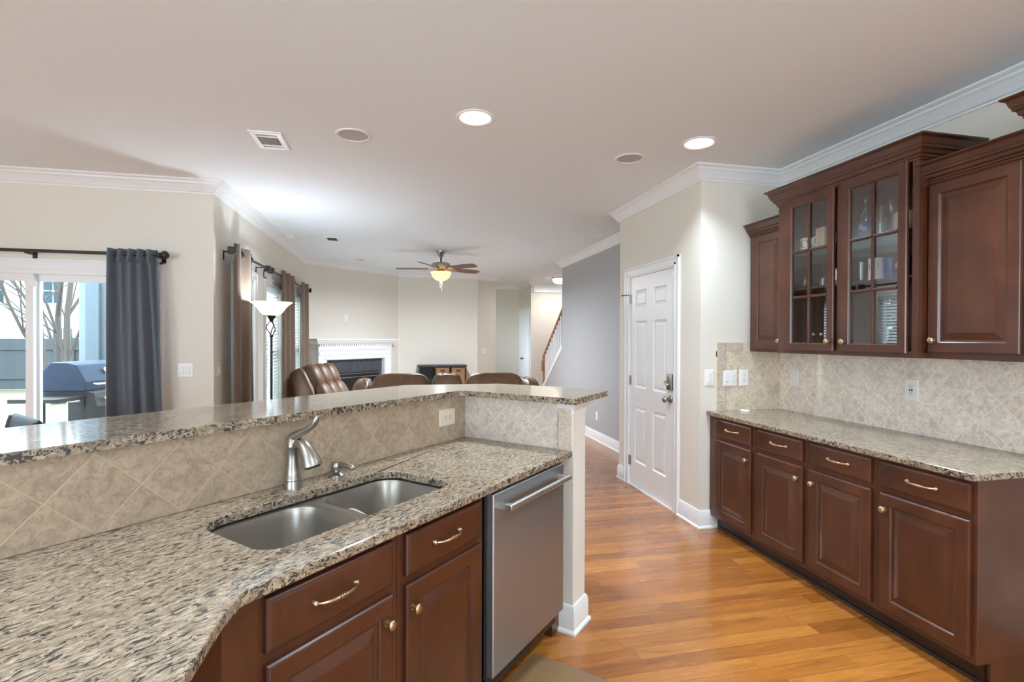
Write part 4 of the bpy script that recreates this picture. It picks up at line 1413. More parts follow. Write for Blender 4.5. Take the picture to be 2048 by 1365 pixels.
for (a, b, kx) in ((2.102, 2.500, 2.472), (2.552, 2.943, 2.580)):
    m = MB()
    g0, g1, h0, h1_ = a + 0.052, b - 0.066 if False else b - 0.060, 1.366 + 0.050, 2.364 - 0.057
    ou = [(a, 1.366), (b, 1.366), (b, 2.364), (a, 2.364)]
    inn = [(g0, h0), (g1, h0), (g1, h1_), (g0, h1_)]

    def lp(o, i, k, w):
        return [f_(p[0] + (q[0] - p[0]) * k, p[1] + (q[1] - p[1]) * k, w) for p, q in zip(o, i)]
    m.rings([lp(ou, inn, 1.0, 0.002), lp(ou, inn, 0, 0.0005), lp(ou, inn, 0, 0.013), lp(ou, inn, 0.08, 0.019), lp(ou, inn, 0.86, 0.019), lp(ou, inn, 0.94, 0.015), lp(ou, inn, 1.0, 0.011), lp(ou, inn, 1.0, 0.002)], False, False)
    d = part('door', m, M['cab'], c)
    mu = MB()
    uc = (g0 + g1) / 2
    mu.box(GXF - 0.016, GXF - 0.004, uc - 0.008, uc + 0.008, h0, h1_)
    for zz in (h0 + (h1_ - h0) / 3, h0 + 2 * (h1_ - h0) / 3):
        mu.box(GXF - 0.016, GXF - 0.004, g0, g1, zz - 0.008, zz + 0.008)
    part('muntins', mu, M['cab'], d, bevel=0.003)
    part('pane', MB().box(GXF - 0.006, GXF - 0.003, g0 - 0.004, g1 + 0.004, h0 - 0.004, h1_ + 0.004), M['cabglass'], d)
    knob(d, f_(kx, 1.425, 0.019), (-1, 0, 0))
wood_crown([(RW - 0.016, G0), (GXF, G0), (GXF, G1), (RW - 0.016, G1)], 2.350, 2.462, True, c)

# ------------------------------------------------------------------ glass cabinet contents
SH = {0: UZ + 0.018, 1: 1.775, 2: 2.030}


def mug(x, y, sh, r, h, mat, label, emblem=None, handle=True, ang=2.6):
    z = SH[sh]
    t = thing('mug', label, 'mug', (x, y, z))
    part('cup', MB().lathe([(r * 0.9, 0), (r, 0.004), (r, h), (r - 0.004, h), (r - 0.005, 0.008), (0, 0.008)], (x, y, z), (0, 0, 1), 28), mat, t, smooth=40)
    if handle:
        dx, dy = math.cos(ang), math.sin(ang)
        part('handle', MB().tube([(x + dx * (r + o), y + dy * (r + o), z + h * q) for o, q in ((-0.003, 0.82), (0.018, 0.84), (0.028, 0.68), (0.028, 0.42), (0.016, 0.24), (-0.003, 0.24))], 0.005, 8), mat, t, smooth=60)
    if emblem:
        em, kind = emblem
        e = MB()
        fa = math.pi + 0.35        # faces the room
        if kind == 'disc':
            pts = [(0.026 * math.cos(q * PI / 8), 0.026 * math.sin(q * PI / 8)) for q in range(16)]
        elif kind == 'shield':
            pts = [(-0.024, 0.03), (0.024, 0.03), (0.024, 0.0), (0, -0.032), (-0.024, 0.0)]
        elif kind == 'label':
            pts = [(-0.03, 0.045), (0.03, 0.045), (0.03, -0.04), (-0.03, -0.04)]
        else:
            pts = [(-0.026, 0.012), (-0.012, 0.028), (0.004, 0.020), (0.026, 0.026), (0.020, 0.004), (0.028, -0.020), (0.008, -0.014), (-0.004, -0.032), (-0.012, -0.012), (-0.028, -0.010)]
        def bend(u, v, o):
            a = fa + u / r
            return (x + (r + o) * math.cos(a), y + (r + o) * math.sin(a), z + h * 0.5 + v)
        e.rings([[bend(u, v, -0.001) for u, v in pts], [bend(u, v, 0.0012) for u, v in pts]])
        part('emblem', e, em, t)
    return t


def tumbler(x, y, sh, r, h, label, mat=None, flare=1.1):
    z = SH[sh]
    t = thing('drinking_glass', label, 'glass', (x, y, z), group='clear glasses in the glass cabinet')
    part('vessel', MB().lathe([(0, 0), (r * 0.85, 0), (r * 0.87, 0.006), (r * flare, h), (r * flare - 0.003, h), (r * 0.85 - 0.002, 0.012), (0, 0.012)], (x, y, z), (0, 0, 1), 24), mat or M['drinkglass'], t, smooth=40)
    return t


def goblet(x, y, sh, label, h=0.16):
    z = SH[sh]
    t = thing('wine_glass', label, 'wine glass', (x, y, z), group='stemmed glasses in the glass cabinet')
    part('stem', MB().lathe([(0.032, 0), (0.03, 0.004), (0.005, 0.010), (0.004, h * 0.45)], (x, y, z), (0, 0, 1), 20), M['drinkglass'], t, smooth=40)
    part('bowl', MB().lathe([(0.004, h * 0.44), (0.028, h * 0.55), (0.036, h * 0.75), (0.032, h), (0.030, h), (0.034, h * 0.75), (0.026, h * 0.57), (0, h * 0.47)], (x, y, z), (0, 0, 1), 20), M['drinkglass'], t, smooth=40)
    return t


X0 = 2.66
# right door, top shelf
b = thing('bottle', 'clear glass bottle with a blue label at the left of the top shelf', 'bottle', (X0, 2.445, SH[2]))
part('vessel', MB().lathe([(0.030, 0), (0.033, 0.005), (0.033, 0.10), (0.030, 0.125), (0.014, 0.165), (0.012, 0.215), (0.015, 0.222), (0.015, 0.232), (0.010, 0.234)], (X0, 2.445, SH[2]), (0, 0, 1), 24), M['drinkglass'], b, smooth=40)
part('label_band', MB().lathe([(0.0335, 0.015), (0.0338, 0.018), (0.0338, 0.092), (0.0335, 0.095)], (X0, 2.445, SH[2]), (0, 0, 1), 24, cap=False), M['blue'], b, smooth=40, label='blue paper label with a white swirl')
sw = MB()
for q in range(2):
    pts = [(-0.022 + 0.006 * i, 0.052 + q * 0.014 + 0.010 * math.sin(i * 0.9)) for i in range(8)]
    sw.tube([(X0 + 0.0345 * math.cos(PI + 0.3 + u / 0.034), 2.445 + 0.0345 * math.sin(PI + 0.3 + u / 0.034), SH[2] + v) for u, v in pts], 0.0035, 6)
part('swirl_print', sw, M['ceramic'], b)
tumbler(2.70, 2.375, 2, 0.036, 0.125, 'clear tumbler just right of the labelled bottle')
tumbler(2.64, 2.330, 2, 0.040, 0.155, 'tall greenish glass behind the muntin on the top shelf', M['jarglass'], 1.0)
goblet(2.66, 2.285, 2, 'stemmed glass left of the cream jar on the top shelf', 0.19)
j = thing('jar', 'cream ceramic jar with a glass lid on the top shelf', 'jar', (2.66, 2.205, SH[2]))
part('body', MB().lathe([(0.050, 0), (0.056, 0.006), (0.057, 0.075), (0.052, 0.092), (0.046, 0.097)], (2.66, 2.205, SH[2]), (0, 0, 1), 28), M['cream'], j, smooth=40)
part('lid', MB().lathe([(0.048, 0.097), (0.050, 0.108), (0.046, 0.135), (0.038, 0.14), (0, 0.142)], (2.66, 2.205, SH[2]), (0, 0, 1), 28), M['jarglass'], j, smooth=40)
tumbler(2.78, 2.18, 2, 0.036, 0.17, 'tall clear glass behind the cream jar', None, 1.0)
tumbler(2.80, 2.30, 2, 0.036, 0.16, 'tall clear glass at the back of the top shelf', None, 1.0)
# right door, middle shelf
tumbler(2.64, 2.452, 1, 0.030, 0.115, 'small clear glass at the left of the middle shelf')
tumbler(2.72, 2.42, 1, 0.030, 0.120, 'small clear glass second from the left on the middle shelf')
mug(2.65, 2.362, 1, 0.042, 0.125, M['ceramic'], 'white mug with a dark shield emblem', (M['navy'], 'shield'), False)
tumbler(2.66, 2.285, 1, 0.034, 0.115, 'blue tinted glass right of the white mug', M['blue'], 1.0)
mug(2.65, 2.205, 1, 0.044, 0.115, M['navy'], 'navy mug with a pink figure print', (M['pink'], 'figure'), True, 3.9)
goblet(2.76, 2.15, 1, 'stemmed glass behind the navy mug', 0.19)
goblet(2.80, 2.33, 1, 'stemmed glass at the back of the middle shelf', 0.17)
# left door, top shelf
mug(2.66, 2.870, 2, 0.046, 0.080, M['cream'], 'short cream mug with a round blue seal', (M['blue'], 'disc'), False)
mug(2.68, 2.735, 2, 0.052, 0.090, M['ceramic'], 'white mug lying behind the tan box on the top shelf', None, True, 2.2)
bx_ = thing('box', 'small tan cardboard box on the white mug shelf', 'box', (2.63, 2.70, SH[2]))
part('carton', MB().box(2.60, 2.66, 2.675, 2.745, SH[2], SH[2] + 0.115), M['tan'], bx_, bevel=0.002)
part('flap', MB().box(2.605, 2.655, 2.68, 2.74, SH[2] + 0.115, SH[2] + 0.119), M['cream'], bx_)
b = thing('bottle', 'tiny amber topped bottle at the back of the top shelf', 'bottle', (2.74, 2.79, SH[2]))
part('vessel', MB().lathe([(0.014, 0), (0.015, 0.08), (0.006, 0.10), (0.006, 0.14)], (2.74, 2.79, SH[2]), (0, 0, 1), 16), M['drinkglass'], b, smooth=40)
part('cap', MB().lathe([(0.008, 0.138), (0.008, 0.16), (0, 0.161)], (2.74, 2.79, SH[2]), (0, 0, 1), 14), M['gold'], b)
# left door, middle shelf
tr = thing('figurine', 'small gold figurine on a dark base in the left glass door', 'figurine', (2.66, 2.895, SH[1]))
part('base', MB().lathe([(0.022, 0), (0.020, 0.015), (0.008, 0.02)], (2.66, 2.895, SH[1]), (0, 0, 1), 16), M['espresso'], tr)
part('figure', MB().lathe([(0.006, 0.02), (0.014, 0.045), (0.008, 0.062), (0.011, 0.075), (0.004, 0.085), (0.008, 0.095), (0, 0.103)], (2.66, 2.895, SH[1]), (0, 0, 1), 16), M['gold'], tr, smooth=50)
ck = thing('clock', 'small round white faced clock at the right of the middle shelf', 'clock', (2.64, 2.635, SH[1]))
part('case', MB().lathe([(0.042, 0), (0.044, 0.006), (0.044, 0.02), (0.038, 0.022), (0.036, 0.018), (0, 0.018)], (2.655, 2.635, SH[1] + 0.062), (-1, 0.15, 0), 28), M['gold'], ck, smooth=40)
part('face', MB().lathe([(0.036, 0.0185), (0, 0.0195)], (2.655, 2.635, SH[1] + 0.062), (-1, 0.15, 0), 28), M['ceramic'], ck)
part('foot', MB().box(2.635, 2.665, 2.61, 2.66, SH[1], SH[1] + 0.022), M['gold'], ck)
tumbler(2.65, 2.735, 1, 0.020, 0.06, 'shot glass in the middle of the left door')
tumbler(2.72, 2.82, 1, 0.020, 0.06, 'shot glass beside the gold figurine')
# bottom shelf
for (y_, lab) in ((2.84, 'small bottle at the left of the bottom shelf'), (2.78, 'small bottle at the centre of the bottom shelf')):
    b = thing('bottle', lab, 'bottle', (2.68, y_, SH[0]), group='small bottles on the bottom shelf')
    part('vessel', MB().lathe([(0.016, 0), (0.017, 0.06), (0.007, 0.08), (0.007, 0.105)], (2.68, y_, SH[0]), (0, 0, 1), 16), M['drinkglass'], b, smooth=40)
    part('cap', MB().lathe([(0.009, 0.103), (0.009, 0.118), (0, 0.119)], (2.68, y_, SH[0]), (0, 0, 1), 14), M['ceramic'], b)

cap = MB().lathe([(0.034, 0), (0.036, 0.004), (0.032, 0.012), (0, 0.014)], (0, 0, 0), (0, 0, 1), 28)
tag(obj('lid', cap, M['ceramic'], None, 40, org=(0, 0, 0)), 'small white lid lying on the worktop under the outlets', 'lid').location = (2.55, 3.345, CT)


# ------------------------------------------------------------------ switch and outlet plates
def plate(f, uc, vc, w, h, devs, label, cat, group, mat=None, horiz=False):
    """f(u, v, out) -> world; devs = list of (u offset, kind)"""
    mat = mat or M['plastic']
    o = f(uc, vc, 0)
    t = thing('light_switch' if cat == 'light switch' else 'wall_outlet', label, cat, tuple(o), group=group)
    part('cover', rect_rings(MB(), f, uc - w / 2, uc + w / 2, vc - h / 2, vc + h / 2, [(0, -0.0005), (0, 0.003), (0.004, 0.006), (0.005, 0.0062)]), mat, t)

    def F(du, dv, w_):
        return f(uc + (dv if horiz else du), vc + (du if horiz else dv), w_)
    for (du, kind) in devs:
        fu = lambda a, b_, w_: F(du + a, b_, w_)
        if kind == 'rocker':
            r = rect_rings(MB(), fu, -0.016, 0.016, -0.033, 0.033, [(0, 0.006), (0, 0.009), (0.002, 0.0105), (0.003, 0.0107)])
            part('rocker', r, M['trim'], t)
        elif kind == 'toggle':
            r = rect_rings(MB(), fu, -0.006, 0.006, -0.004, 0.014, [(0, 0.006), (0.001, 0.016), (0.002, 0.0165)])
            part('toggle', r, M['trim'], t)
        elif kind == 'dimmer':
            part('rocker', rect_rings(MB(), fu, -0.016, 0.016, -0.033, 0.033, [(0, 0.006), (0, 0.008), (0.002, 0.0085)]), M['trim'], t)
            part('indicator', rect_rings(MB(), fu, -0.012, -0.003, -0.030, -0.024, [(0, 0.0084), (0, 0.009)]), M['slot'], t)
        else:
            if kind == 'duplex':
                for dv in (-0.0195, 0.0195):
                    part('socket', rect_rings(MB(), lambda a, b_, w_: F(du + a, dv + b_, w_), -0.0165, 0.0165, -0.014, 0.014, [(0, 0.006), (0, 0.008), (0.003, 0.0085)]), mat, t)
            else:
                part('socket', rect_rings(MB(), fu, -0.0165, 0.0165, -0.033, 0.033, [(0, 0.006), (0, 0.008), (0.001, 0.0085)]), M['trim'], t)
            s = MB()
            for dv in (-0.0195, 0.0195):
                for da in (-0.006, 0.006):
                    rect_rings(s, lambda a, b_, w_: F(du + da + a, dv + b_, w_), -0.0012, 0.0012, -0.001, 0.007, [(0, 0.0083), (0, 0.0089)])
                rect_rings(s, lambda a, b_, w_: F(du + a, dv + b_, w_), -0.002, 0.002, -0.009, -0.005, [(0, 0.0083), (0, 0.0089)])
            if kind == 'gfci':
                rect_rings(s, fu, -0.011, -0.002, -0.006, 0.006, [(0, 0.0085), (0, 0.0095)])
                rect_rings(s, fu, 0.004, 0.011, -0.006, 0.006, [(0, 0.0085), (0, 0.0095)])
            part('slots', s, M['slot'], t)
    return t


GS = 'white switch and outlet plates'
fstub = lambda u, v, w: (u, 3.43 - w, v)
fstubT = lambda u, v, w: (u, 3.418 - w, v)
fright = lambda u, v, w: (RW - 0.014 - w, u, v)
fpat = lambda u, v, w: (u, SY - w, v)
fwx = lambda u, v, w: (WX + w, u, v)
fgr = lambda u, v, w: (GX - w, u, v)
plate(fstub, 2.300, 1.143, 0.074, 0.120, [(0, 'rocker')], 'white rocker switch between the white door corner and the tile', 'light switch', GS)
plate(fstubT, 2.472, 1.137, 0.116, 0.118, [(-0.024, 'dimmer'), (0.024, 'duplex')], 'wide white plate with a dimmer and outlet on the stub wall tile', 'outlet', GS)
plate(fstubT, 2.593, 1.139, 0.077, 0.122, [(0, 'duplex')], 'single white outlet plate nearest the left wall cabinet', 'outlet', GS)
plate(fright, 3.262, 1.140, 0.074, 0.118, [(0, 'toggle')], 'small white plate on the right wall tile near the corner', 'light switch', GS)
plate(fright, 2.370, 1.144, 0.082, 0.126, [(0, 'gfci')], 'white outlet with test buttons in the middle of the right backsplash', 'outlet', GS)
plate(fpat, -1.742, 1.162, 0.118, 0.118, [(-0.024, 'rocker'), (0.024, 'rocker')], 'double white rocker switch right of the grey curtain', 'light switch', GS)
plate(fwx, 4.83, 1.155, 0.10, 0.120, [(0, 'rocker')], 'single white switch left of the first brown curtain', 'light switch', GS)
plate(fgr, 6.672, 0.345, 0.074, 0.118, [(0, 'duplex')], 'white outlet low on the grey wall', 'outlet', GS)


def ffp(u, v, w):
    return tuple(W(u, 7.253 - w, v))


plate(ffp, 5.945, 1.786, 0.078, 0.125, [(0, 'rocker')], 'white switch plate above the mantel', 'light switch', GS)
plate(ffp, 6.92, 1.16, 0.078, 0.125, [(0, 'duplex')], 'white outlet just right of the fireplace surround', 'outlet', GS)
_pa, _pb = Vector((1.53, 10.25)), Vector((2.02, 10.72))
_pd = (_pb - _pa).normalized()
fpl = lambda u, v, w: (_pa.x + _pd.x * u + _pd.y * w, _pa.y + _pd.y * u - _pd.x * w, v)
plate(fpl, 0.27, 1.15, 0.13, 0.13, [(-0.024, 'rocker'), (0.024, 'rocker')], 'white switch plate on the pale pillar behind the sofa', 'light switch', GS)
fsink = lambda u, v, w: tuple(W(u, TT - 0.008 - w, v))
plate(fsink, 2.067, 1.020, 0.128, 0.088, [(0, 'duplex')], 'almond outlet mounted sideways on the tile behind the sink', 'outlet', GS, M['plate_almond'], True)
fend = lambda u, v, w: tuple(W(2.375 + w, u, v))
plate(fend, 1.13, 1.00, 0.074, 0.118, [(0, 'duplex')], 'white outlet on the far side of the column', 'outlet', GS)

# ------------------------------------------------------------------ curtains and rods
def curtain_mb(f, u0, u1, z0, z1, waves, amp, top_pinch=1.0, seed=1, bottom_spread=1.0, th=0.004, sharp=1.0, deep=0.0, shift=0.0):
    rnd = random.Random(seed)
    ph = [rnd.uniform(-0.5, 0.5) for _ in range(40)]
    NU, NV = waves * 14, 22
    front = []
    uc = (u0 + u1) / 2
    for j in range(NV + 1):
        v = j / NV
        z = z0 + (z1 - z0) * v
        row = []
        sc = bottom_spread + (1 - bottom_spread) * v
        for i in range(NU + 1):
            q = i / NU
            u = uc + (q - 0.5) * (u1 - u0) * sc + shift * (1 - v)
            a = q * waves * 2 * PI
            k = int(q * waves)
            d = math.sin(a + ph[min(k, 39)] * 0.35 * (1 - v) + 0.25 * math.sin(3 * v + k))
            d = math.copysign(abs(d) ** sharp, d)
            if deep:
                d2 = math.sin(a * 0.6 + 0.9 + 0.5 * math.sin(2.2 * v)) + 0.35 * math.sin(a * 1.4 + 2 * v)
                d = d * v ** 1.5 + deep * d2 * (1 - v) ** 0.5 * 0.6
            am = amp * (0.75 + 0.35 * (1 - v)) * (1 + 0.35 * ph[(k + 7) % 40])
            row.append((u, d * am, z))
        front.append(row)
    mb = MB(f)
    A = [[mb.add(p) for p in r] for r in front]
    B = [[mb.add((p[0], p[1] + th, p[2])) for p in r] for r in front]
    for j in range(NV):
        for i in range(NU):
            mb.f.append([A[j][i], A[j][i + 1], A[j + 1][i + 1], A[j + 1][i]])
            mb.f.append([B[j][i], B[j + 1][i], B[j + 1][i + 1], B[j][i + 1]])
    for i in range(NU):
        mb.f.append([A[0][i], B[0][i], B[0][i + 1], A[0][i + 1]])
        mb.f.append([A[NV][i], A[NV][i + 1], B[NV][i + 1], B[NV][i]])
    for j in range(NV):
        mb.f.append([A[j][0], A[j + 1][0], B[j + 1][0], B[j][0]])
        mb.f.append([A[j][NU], B[j][NU], B[j + 1][NU], A[j + 1][NU]])
    return mb


RY = SY - 0.10
g = thing('curtain', 'slate grey pleated curtain at the right of the patio door', 'curtain', (-2.05, RY, 0.03))
part('panel', curtain_mb(lambda u, d, z: (u, RY - d, z), -2.255, -1.905, 0.02, 2.135, 5, 0.034, seed=3, bottom_spread=1.17, sharp=0.8, deep=2.4, shift=0.05), M['curtain_grey'], g, smooth=60)
tb = curtain_mb(lambda u, d, z: (u, RY - d * 1.15 - 0.006, z), -2.25, -1.91, 2.03, 2.138, 5, 0.034, seed=3, sharp=0.8)
part('pleat_band', tb, M['curtain_grey'], g, smooth=60)
rd = thing('curtain_rod', 'black curtain rod with a ball end above the patio door', 'curtain rod', (-2.9, RY, 2.10))
part('rod', MB().tube([(-4.2, RY, 2.10), (-1.885, RY, 2.10)], 0.0125, 14), M['black'], rd, smooth=40)
part('finial', MB().lathe([(0.0125, -0.02), (0.020, -0.016), (0.020, -0.006), (0.014, 0.0), (0.026, 0.010), (0.034, 0.028), (0.030, 0.046), (0.015, 0.060), (0, 0.064)], (-1.885, RY, 2.10), (1, 0, 0), 20), M['black'], rd, smooth=50)
for x in (-2.80, -1.90):
    part('bracket', MB().box(x - 0.012, x + 0.012, RY, SY, 2.078, 2.090).box(x - 0.016, x + 0.016, SY - 0.004, SY, 2.045, 2.105), M['bronze'], rd)

RX = WX + 0.10
ZR = 2.198
fcur = lambda u, d, z: (RX + d, u, z)
for (a, b, sd, wv, lab) in ((4.885, 5.475, 11, 2, 'brown grommet curtain nearest the patio door wall'), (6.72, 7.55, 12, 3, 'brown grommet curtain between the middle and far windows'), (8.05, 8.61, 13, 2, 'brown grommet curtain beside the fireplace wall')):
    cu = thing('curtain', lab, 'curtain', (RX, (a + b) / 2, 0.03), group='brown curtains on the window wall')
    part('panel', curtain_mb(fcur, a, b, 0.03, 2.268, wv, 0.045, seed=sd), M['curtain_brown'], cu, smooth=60)
    for kq in range(wv * 2):
        u = a + (b - a) * (kq + 0.5) / (wv * 2)
        part('grommet', MB().lathe([(0.020, -0.004), (0.030, -0.003), (0.030, 0.003), (0.020, 0.004)], (RX, u, ZR), (0.25, 1, 0), 18, cap=False), M['nickel'], cu, smooth=40)
for (a, b, lab) in ((4.86, 6.06, 'near dark curtain rod on the window wall'), (6.22, 8.70, 'far dark curtain rod on the window wall')):
    rd = thing('curtain_rod', lab, 'curtain rod', (RX, (a + b) / 2, ZR), group='dark rods on the window wall')
    part('rod', MB().tube([(RX, a, ZR), (RX, b, ZR)], 0.0125, 12), M['bronze'], rd, smooth=40)
    for e in (a, b):
        part('finial', MB().box(RX - 0.032, RX + 0.032, e - 0.035, e + 0.035, ZR - 0.032, ZR + 0.032), M['bronze'], rd, bevel=0.006)
    for e in (a + 0.08, b - 0.08):
        part('bracket', MB().box(WX, RX, e - 0.008, e + 0.008, ZR - 0.005, ZR + 0.005).box(WX, WX + 0.005, e - 0.012, e + 0.012, ZR - 0.07, ZR + 0.01), M['bronze'], rd)

# ------------------------------------------------------------------ floor lamp
LX, LY = -1.193, 5.20
lp_ = thing('floor_lamp', 'dark torchiere floor lamp with a lit white bowl shade', 'lamp', (LX, LY, 0))
part('base', MB().lathe([(0.14, 0), (0.14, 0.012), (0.12, 0.022), (0.03, 0.035), (0.014, 0.06)], (LX, LY, 0), (0, 0, 1), 32), M['bronze'], lp_, smooth=40)
part('pole', MB().lathe([(0.012, 0.05), (0.0115, 1.44), (0.017, 1.445), (0.017, 1.455), (0.012, 1.46)], (LX, LY, 0), (0, 0, 1), 16), M['bronze'], lp_, smooth=40)
for kq in range(3):
    an = kq * 2 * PI / 3 + 0.3
    pts = []
    for i in range(17):
        q = i / 16
        rr = 0.006 + 0.040 * math.sin(PI * q) ** 1.2 * (0.55 + 0.75 * q)
        ang = an + 1.3 * q
        pts.append((LX + rr * math.cos(ang), LY + rr * math.sin(ang), 1.45 + 0.145 * q))
    part('cage_wire', MB().tube(pts, 0.0048, 8), M['bronze'], lp_, smooth=50)
part('cup', MB().lathe([(0.012, 1.585), (0.018, 1.60), (0.030, 1.625), (0.046, 1.645), (0.05, 1.65)], (LX, LY, 0), (0, 0, 1), 24), M['bronze'], lp_, smooth=40)
part('shade', MB().lathe([(0.048, 1.646), (0.080, 1.658), (0.105, 1.685), (0.130, 1.722), (0.165, 1.757), (0.186, 1.768), (0.186, 1.773), (0.160, 1.764), (0.125, 1.729), (0.100, 1.690), (0.076, 1.664), (0.0, 1.655)], (LX, LY, 0), (0, 0, 1), 40, cap=False), M['lampglow'], lp_, smooth=60)
ll = bpy.data.lights.new('floor_lamp_bulb', 'POINT')
ll.energy = LAMP_W
ll.color = (0.82, 0.92, 1.0)
ll.shadow_soft_size = 0.05
llo = bpy.data.objects.new('floor_lamp_bulb', ll)
COL.objects.link(llo)
llo.location = (0, 0, 1.695)
llo.parent = lp_

# ------------------------------------------------------------------ fireplace (s, t frame)
FPT = 7.253
fpl_ = thing('fireplace', 'white dentil mantel fireplace with a dark slate surround', 'fireplace', (6.0, FPT - 0.2, 0), diag=True)
c0, c1 = 5.235, 6.835
TF = FPT - 0.20     # front of the legs
m = MB()
m.box(c0, 5.40, TF, FPT, 0, 1.06).box(6.67, c1, TF, FPT, 0, 1.06)
m.box(c0, c1, TF, FPT, 1.06, 1.235)
m.box(c0 - 0.015, c1 + 0.015, TF - 0.015, FPT, 1.225, 1.250)
m.box(c0 + 0.03, 5.385, TF - 0.012, TF, 0.12, 1.03).box(6.685, c1 - 0.03, TF - 0.012, TF, 0.12, 1.03)
m.box(5.37, 6.70, TF - 0.014, TF, 1.07, 1.10).box(c0 + 0.02, c1 - 0.02, TF - 0.010, TF, 1.14, 1.20)
m.box(c0 - 0.01, 5.41, TF - 0.02, FPT, 0, 0.14).box(6.66, c1 + 0.01, TF - 0.02, FPT, 0, 0.14)
m.box(c0 - 0.005, c1 + 0.005, TF - 0.006, FPT, 1.250, 1.340)
part('surround', m, M['trim'], fpl_, bevel=0.003)
dn = MB()
u = c0 + 0.005
while u < c1 - 0.02:
    dn.box(u, u + 0.022, TF - 0.034, TF - 0.005, 1.295, 1.325)
    u += 0.044
part('dentils', dn, M['trim'], fpl_)
sh = MB()
for q in sweep([tuple(p) for p in ((c0 - 0.005, FPT), (c0 - 0.005, TF - 0.006), (c1 + 0.005, TF - 0.006), (c1 + 0.005, FPT))], [(0, 1.33), (0.035, 1.33), (0.05, 1.345), (0.07, 1.36), (0.085, 1.385), (0.105, 1.392), (0.105, 1.417), (0, 1.417)], left=False):
    n = len(sh.v)
    sh.v += q.v
    sh.f += [[i + n for i in f] for f in q.f]
sh.box(c0 - 0.005, c1 + 0.005, TF - 0.006, FPT, 1.330, 1.417)
part('mantel_shelf', sh, M['trim'], fpl_)
part('slate_facing', MB().box(5.40, 6.67, TF + 0.08, FPT, 0.0, 1.06), M['slate'], fpl_)
ins = MB()
ins.box(5.50, 6.57, TF + 0.055, TF + 0.08, 0.72, 0.83).box(5.50, 5.56, TF + 0.055, TF + 0.08, 0.03, 0.75).box(6.51, 6.57, TF + 0.055, TF + 0.08, 0.03, 0.75).box(5.50, 6.57, TF + 0.055, TF + 0.08, 0.03, 0.14)
part('firebox_frame', ins, M['firebox'], fpl_)
part('firebox_glass', MB().box(5.55, 6.52, TF + 0.066, TF + 0.078, 0.13, 0.73), M['blackgloss'], fpl_)
part('louver_rail', MB().box(5.52, 6.55, TF + 0.045, TF + 0.056, 0.735, 0.75).box(5.52, 6.55, TF + 0.045, TF + 0.056, 0.80, 0.812).lathe([(0.012, 0), (0.012, 0.012), (0, 0.014)], (6.0, TF + 0.045, 0.743), (0, -1, 0), 12), M['nickel'], fpl_)

# console with baskets
cs = thing('console_table', 'black low console with square cubbies against the back wall', 'console', (0.82, 10.05, 0))
Y0, Y1 = 9.86, 10.22
x0, x1 = 0.355, 1.275
m = MB().box(x0 - 0.015, x1 + 0.015, Y0 - 0.015, Y1 + 0.01, 0.875, 0.905)
for xx in (x0, 0.66, 0.965, x1 - 0.025):
    m.box(xx, xx + 0.025, Y0, Y1, 0.02, 0.875)
m.box(x0, x1, Y1 - 0.012, Y1, 0.02, 0.875)
for zz in (0.02, 0.44):
    m.box(x0, x1, Y0, Y1, zz, zz + 0.022)
part('carcass', m, M['espresso'], cs)
for i, (xa, lab) in enumerate(((0.690, 'brown woven basket in the middle cubby of the black console'), (0.995, 'brown woven basket in the right cubby of the black console'))):
    bk = thing('basket', lab, 'basket', (xa + 0.13, Y0 + 0.15, 0.462), group='baskets in the console')
    mm_ = MB().box(xa, xa + 0.255, Y0 + 0.006, Y0 + 0.30, 0.462, 0.835)
    part('body', mm_, M['basket'], bk, bevel=0.008)
    part('rim', MB().box(xa - 0.003, xa + 0.258, Y0 + 0.002, Y0 + 0.303, 0.835, 0.858), M['basket'], bk, bevel=0.006)
    part('handle_slot', MB().box(xa + 0.085, xa + 0.17, Y0 + 0.0, Y0 + 0.01, 0.775, 0.815), M['slot'], bk)

# ------------------------------------------------------------------ sofa and recliner
SFY = 5.55
sf = thing('sofa', 'long brown leather reclining sofa seen over the bar top', 'sofa', (0.53, SFY + 0.4, 0))
part('base', MB().box(-0.47, 1.55, SFY + 0.10, SFY + 0.85, 0.05, 0.42), M['leather'], sf, bevel=0.03)
for (cx, hw_, zt, sd) in ((0.012, 0.325, 1.045, 1), (1.055, 0.345, 1.040, 2)):
    rt_ = Matrix.Rotation(-0.12, 3, 'X')
    part('backrest', MB().ellipsoid((cx, SFY + 0.13, 0.66), (hw_, 0.14, zt - 0.66), 0.42, 40, 24, rt_, 0.008, sd), M['leather'], sf, smooth=80)
    part('seat', MB().ellipsoid((cx, SFY + 0.52, 0.42), (hw_, 0.36, 0.12), 0.45, 36, 18, None, 0.008, sd), M['leather'], sf, smooth=80)
part('console_back', MB().ellipsoid((0.522, SFY + 0.15, 0.62), (0.175, 0.15, 0.418), 0.42, 36, 22, None, 0.02, 5), M['leather'], sf, smooth=80)
part('console', MB().box(0.36, 0.68, SFY + 0.25, SFY + 0.85, 0.1, 0.60), M['leather'], sf, bevel=0.04)
for (cx, sd) in ((-0.405, 7), (1.50, 8)):
    part('armrest', MB().ellipsoid((cx, SFY + 0.42, 0.52), (0.105, 0.46, 0.445), 0.45, 32, 20, None, 0.014, sd), M['leather'], sf, smooth=80)

rc = thing('recliner', 'brown leather recliner with a channelled back tilted beside the fireplace', 'recliner', (-0.70, 7.02, 0), rot=math.radians(-24))
rc.scale = (1.0, 1.04, 1.04)
tl = Matrix.Rotation(math.radians(-27), 3, 'Y')


def rcl(p):
    return tl @ Vector(p)


